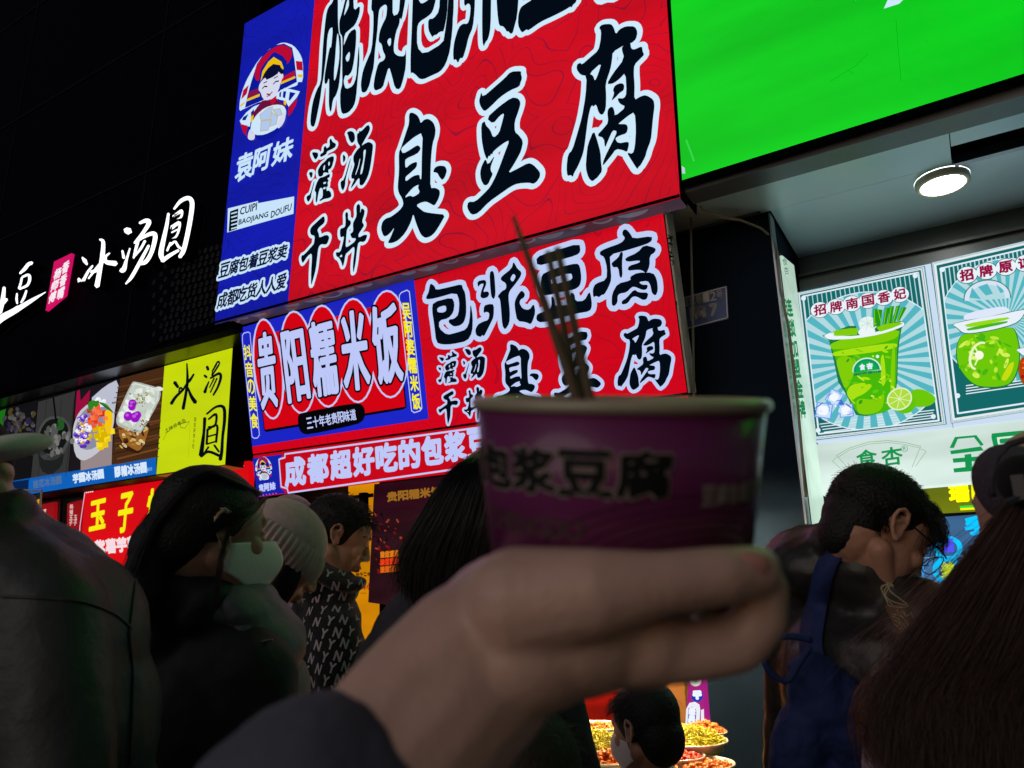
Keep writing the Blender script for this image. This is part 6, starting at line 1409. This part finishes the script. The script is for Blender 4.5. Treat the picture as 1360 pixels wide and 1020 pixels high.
G3 = [[W(x, y, .80) for x, y in ((1290+d*.4,768),(1254+d*.6,828),(1208+d,880),(1160+d,925),(1156+d*1.3,965),(1175+d*1.5,1000),(1200+d*1.6,1030))] for d in (-4, 18, 50, 90)]
hair('hair', locks(G3, 2400, 18, .006, .006), m_hb, t, .00045)
G4 = [[W(x+27, y, .84) for x, y in ((1330,680),(1290,730),(1246,790),(1206,850),(1176,905),(1160,960))], [W(x+60, y, .82) for x, y in ((1330,700),(1290,760),(1246,820),(1206,880),(1180,930),(1170,990))]]
hair('hair', locks(G4, 420, 18, .022, .012), m_hb, t, .0003)
m_cap = surf('grey_cap_cloth', (66, 64, 76), .85, bump=.4, bscale=160)
TC = H[0]
remesh('cap', [vE(1414, 648, .87, 90, 74, .105), vE(1348, 646, .86, 27, 58, .075, -6)], m_cap, t, .006, 4)
V, Fc = merge([tube([W(x, y, .745) for x, y in ((1318,660),(1316,634),(1324,606),(1340,590),(1362,584))], .0035, 6)]); mk('cap_edge', V, Fc, m_cap, t, smooth=True)
remesh('cap_opening', [vE(1356, 638, .79, 26, 36, .03)], surf('cap_lining', (14, 14, 18), .9), t, .005, 3)
V, Fc = merge([box(W(1348, 664, .74), W(1358, 632, .752)), tube([W(1334, 668, .745), W(1350, 662, .742), W(1370, 656, .74)], .004, 6)]); mk('cap_strap', V, Fc, surf('strap_plastic', (50, 52, 58), .4), t)

# ================================================================== raised hand, sleeve, cup and sticks
t = thing('person', W(560, 1000, .31), 'raised bare hand and forearm in blue grey sleeve holding up the cup', 'person')
def w3(x, y, tt): return W(x, y, tt)
hp = []
hp += chain([w3(400,1190,.245), w3(478,1040,.262), w3(560,930,.285), w3(625,870,.297)], [.033,.029,.0275,.029])       # forearm to wrist
hp += chain([w3(500,1060,.26), w3(590,960,.28), w3(660,895,.297)], [.030,.028,.026])
hp += [el(w3(660,812,.305), (.030,.021,.034), [RT*.86+UP*.5, -RT*.5+UP*.86, FWD]), el(w3(745,832,.31), (.042,.026,.040), [RT, UP, FWD]), el(w3(690,860,.30), (.034,.024,.034), [RT, UP, FWD])]  # heel and palm
hp += [el(w3(930,812,.345), (.022,.016,.016), [RT, UP, FWD])]
hp += [el(w3(866,860,.289), (.0135,.0125,.012), [RT, UP, FWD])]
hp += [el(w3(838,832,.325), (.032,.022,.042), [RT, UP, FWD])]
hp += chain([w3(690,800,.285), w3(790,788,.276), w3(880,774,.274), w3(955,765,.277), w3(1004,758,.284)], [.021,.0165,.0115,.0108,.0095])   # thumb
for i, (dz, ln) in enumerate(((.0, 1.0), (.02, 1.03), (.04, 1.0), (.058, .9))):     # four fingers curling up round the base
    tt = .292+dz; hp += chain([w3(840,862-4*i,tt), w3(912,866-5*i,tt), w3(972+8*ln,856-5*i,tt), w3(1000+10*ln,822-3*i,tt), w3(1004+8*ln,780-3*i,tt), w3(992,754,tt+.003)], [.0145,.0118,.0108,.0102,.0096,.008])
hd = remesh('body', hp, skin_mat('hand_skin', (216, 178, 164), .42, .12), t, .002, 5)

m_nail = surf('nail', (206, 150, 140), .25)
nl = w3(986,757,.268); mk('thumb_nail', *el(w3(992,752,.2742), (.0085,.0055,.0022), [RT*.98+UP*.15, UP*.98-RT*.15, FWD]), m_nail, t, smooth=True)
m_slv = surf('sleeve_cloth', (78, 82, 98), .85, bump=.4, bscale=120, dist=.003)
remesh('sleeve', chain([w3(250,1440,.225), w3(345,1205,.24), w3(420,1092,.252)], [.05,.046,.041])+[el(w3(366,1034,.25), (.022,.016,.035), [RT*.8+UP*.6, UP*.8-RT*.6, FWD])], m_slv, t, .004, 6, ((.008, .03),))
# cup
cup = thing('paper_cup', W(830, 720, .335), 'dark red paper food cup with printed characters held up in the middle', 'cup')
base = W(820, 740, .335); base = np.array([base[0], base[1], base[2]]); rim = W(821, 539, .335); Hc = rim[2]-base[2]
k_ = .335/F; R1, R0 = 194*k_*.97, 174*k_*.965
m_cup = surf('cup_board', (116, 40, 100), .38, var=.12, vscale=10, coat=.3, bump=.05, bscale=30)
axc = np.array([rim[0]-base[0], rim[1]-base[1], rim[2]-base[2]]); Hc = np.linalg.norm(axc); axc /= Hc
V, Fc = lathe([(R0*.9, .003), (R0, 0), (R0+(R1-R0)*.5, Hc*.5), (R1, Hc), (R1-.0012, Hc), (R0-.0012, .004), (0, .004)], base, 96, axc); mk('cup_wall', V, Fc, m_cup, cup, smooth=True)
V, Fc = lathe([(R1-.0005+.0027*math.cos(a), Hc+.001+.0027*math.sin(a)) for a in np.linspace(0, 2*math.pi, 13)], base, 96, axc); mk('rolled_rim', V, Fc, surf('cup_rim', (176, 168, 146), .35, coat=.3), cup, smooth=True)
V, Fc = lathe([(0, Hc*.8), (R1*.93, Hc*.78)], base, 40, axc); mk('food_surface', V, Fc, surf('tofu_sauce', (120, 70, 30), .3, bump=.8, bscale=120), cup)
# lettering wrapped on the cup
Xc = RT-axc*(RT @ axc); Xc /= np.linalg.norm(Xc); Yc = np.cross(axc, Xc); Yc = Yc if Yc @ FWD < 0 else -Yc
def cup_pt(a, h, lift): r = R0+(R1-R0)*h/Hc+lift; return base+axc*h+(Xc*math.sin(a)+Yc*math.cos(a))*r
def cup_text(s_, a0, a1, h0, h1, mat, lift, grow=0., stroke=None):
    V, Fc = [], []; n = len(s_); da = (a1-a0)/n
    for i, ch in enumerate(s_):
        if ch == ' ': continue
        GV, GF, GE = glyph(ch); k0 = len(V); P2_ = [(a0+da*(i+.06+.88*x), h0+(h1-h0)*y) for x, y in GV]
        V += [cup_pt(a, h, lift) for a, h in P2_]; Fc += [tuple(q+k0 for q in f) for f in GF]
        if stroke:
            for p, q in GE:
                A1, B1 = np.array(P2_[p])*[R1, 1], np.array(P2_[q])*[R1, 1]; d = B1-A1; L = np.linalg.norm(d)
                if L < 1e-7: continue
                th = math.atan2(d[1], d[0]); k1 = len(V)
                for c0, st_ in ((B1, th-math.pi/2), (A1, th+math.pi/2)):
                    for w_ in range(5): an = st_+math.pi*w_/4; z = c0+stroke*np.array([math.cos(an), math.sin(an)]); V.append(cup_pt(z[0]/R1, z[1], lift))
                Fc.append(tuple(range(k1, k1+10)))
    return V, Fc
m_cpl = surf('cup_pale_print', (160, 150, 146), .5); m_cpd = surf('cup_dark_print', (16, 18, 20), .5); m_cpr = surf('cup_red_print', (110, 30, 50), .5)
V, Fc = cup_text('脆包浆豆腐', -1.6, .2, Hc*.53, Hc*.77, m_cpl, .0004, stroke=.0016); mk('pale_outline', V, Fc, m_cpl, cup)
V, Fc = cup_text('脆包浆豆腐', -1.6, .2, Hc*.53, Hc*.77, m_cpd, .0008, stroke=.0008); mk('dark_characters', V, Fc, m_cpd, cup)
V, Fc = cup_text('豆腐包着豆浆卖', .40, 1.2, Hc*.47, Hc*.58, m_cpl, .0005, stroke=.0003); mk('small_characters', V, Fc, m_cpl, cup)
V, Fc = cup_text('CHENGDU', -1.2, -.36, Hc*.27, Hc*.38, m_cpl, .0005, stroke=.0003); mk('small_lettering', V, Fc, surf('cup_faint_print', (84, 60, 66), .5), cup)
parts = []
for i in range(9):
    r = .009+i*.0045; pts = [(.42+1.0*r*math.cos(a)/R1*1.6, Hc*.02+r*math.sin(a)*.75) for a in np.linspace(.1, math.pi-.1, 26)]; parts.append(tube([cup_pt(a, max(h, .001), .0003) for a, h in pts], .00035, 4))
V, Fc = merge(parts); mk('wave_print', V, Fc, surf('cup_wave_print', (70, 40, 36), .5), cup)
# sticks
m_bam = surf('bamboo_stick', (104, 86, 66), .6, bump=.3, bscale=60, var=.2, vscale=20)
for lb_, pts, rr in (('single bamboo stick leaning furthest left out of the cup', ((682,288,.36),(722,400,.35),(764,522,.34),(790,600,.335)), (.0010,.0022,.0028,.003)),
                     ('left stick of the close pair standing in the cup', ((728,335,.375),(748,430,.36),(766,522,.345),(780,590,.34)), (.0017,.0021,.0024,.0026)),
                     ('right stick of the close pair standing in the cup', ((740,330,.372),(762,430,.357),(781,522,.342),(795,590,.337)), (.0018,.0022,.0026,.0026))):
    Q = [W(*p) for p in pts]; s_ = mk('bamboo_stick', *tube(spline(Q, 12), np.interp(np.linspace(0, 3, 12), range(4), rr), 10), m_bam, smooth=True); tag(s_, lb_, 'stick', 'bamboo sticks in the cup')
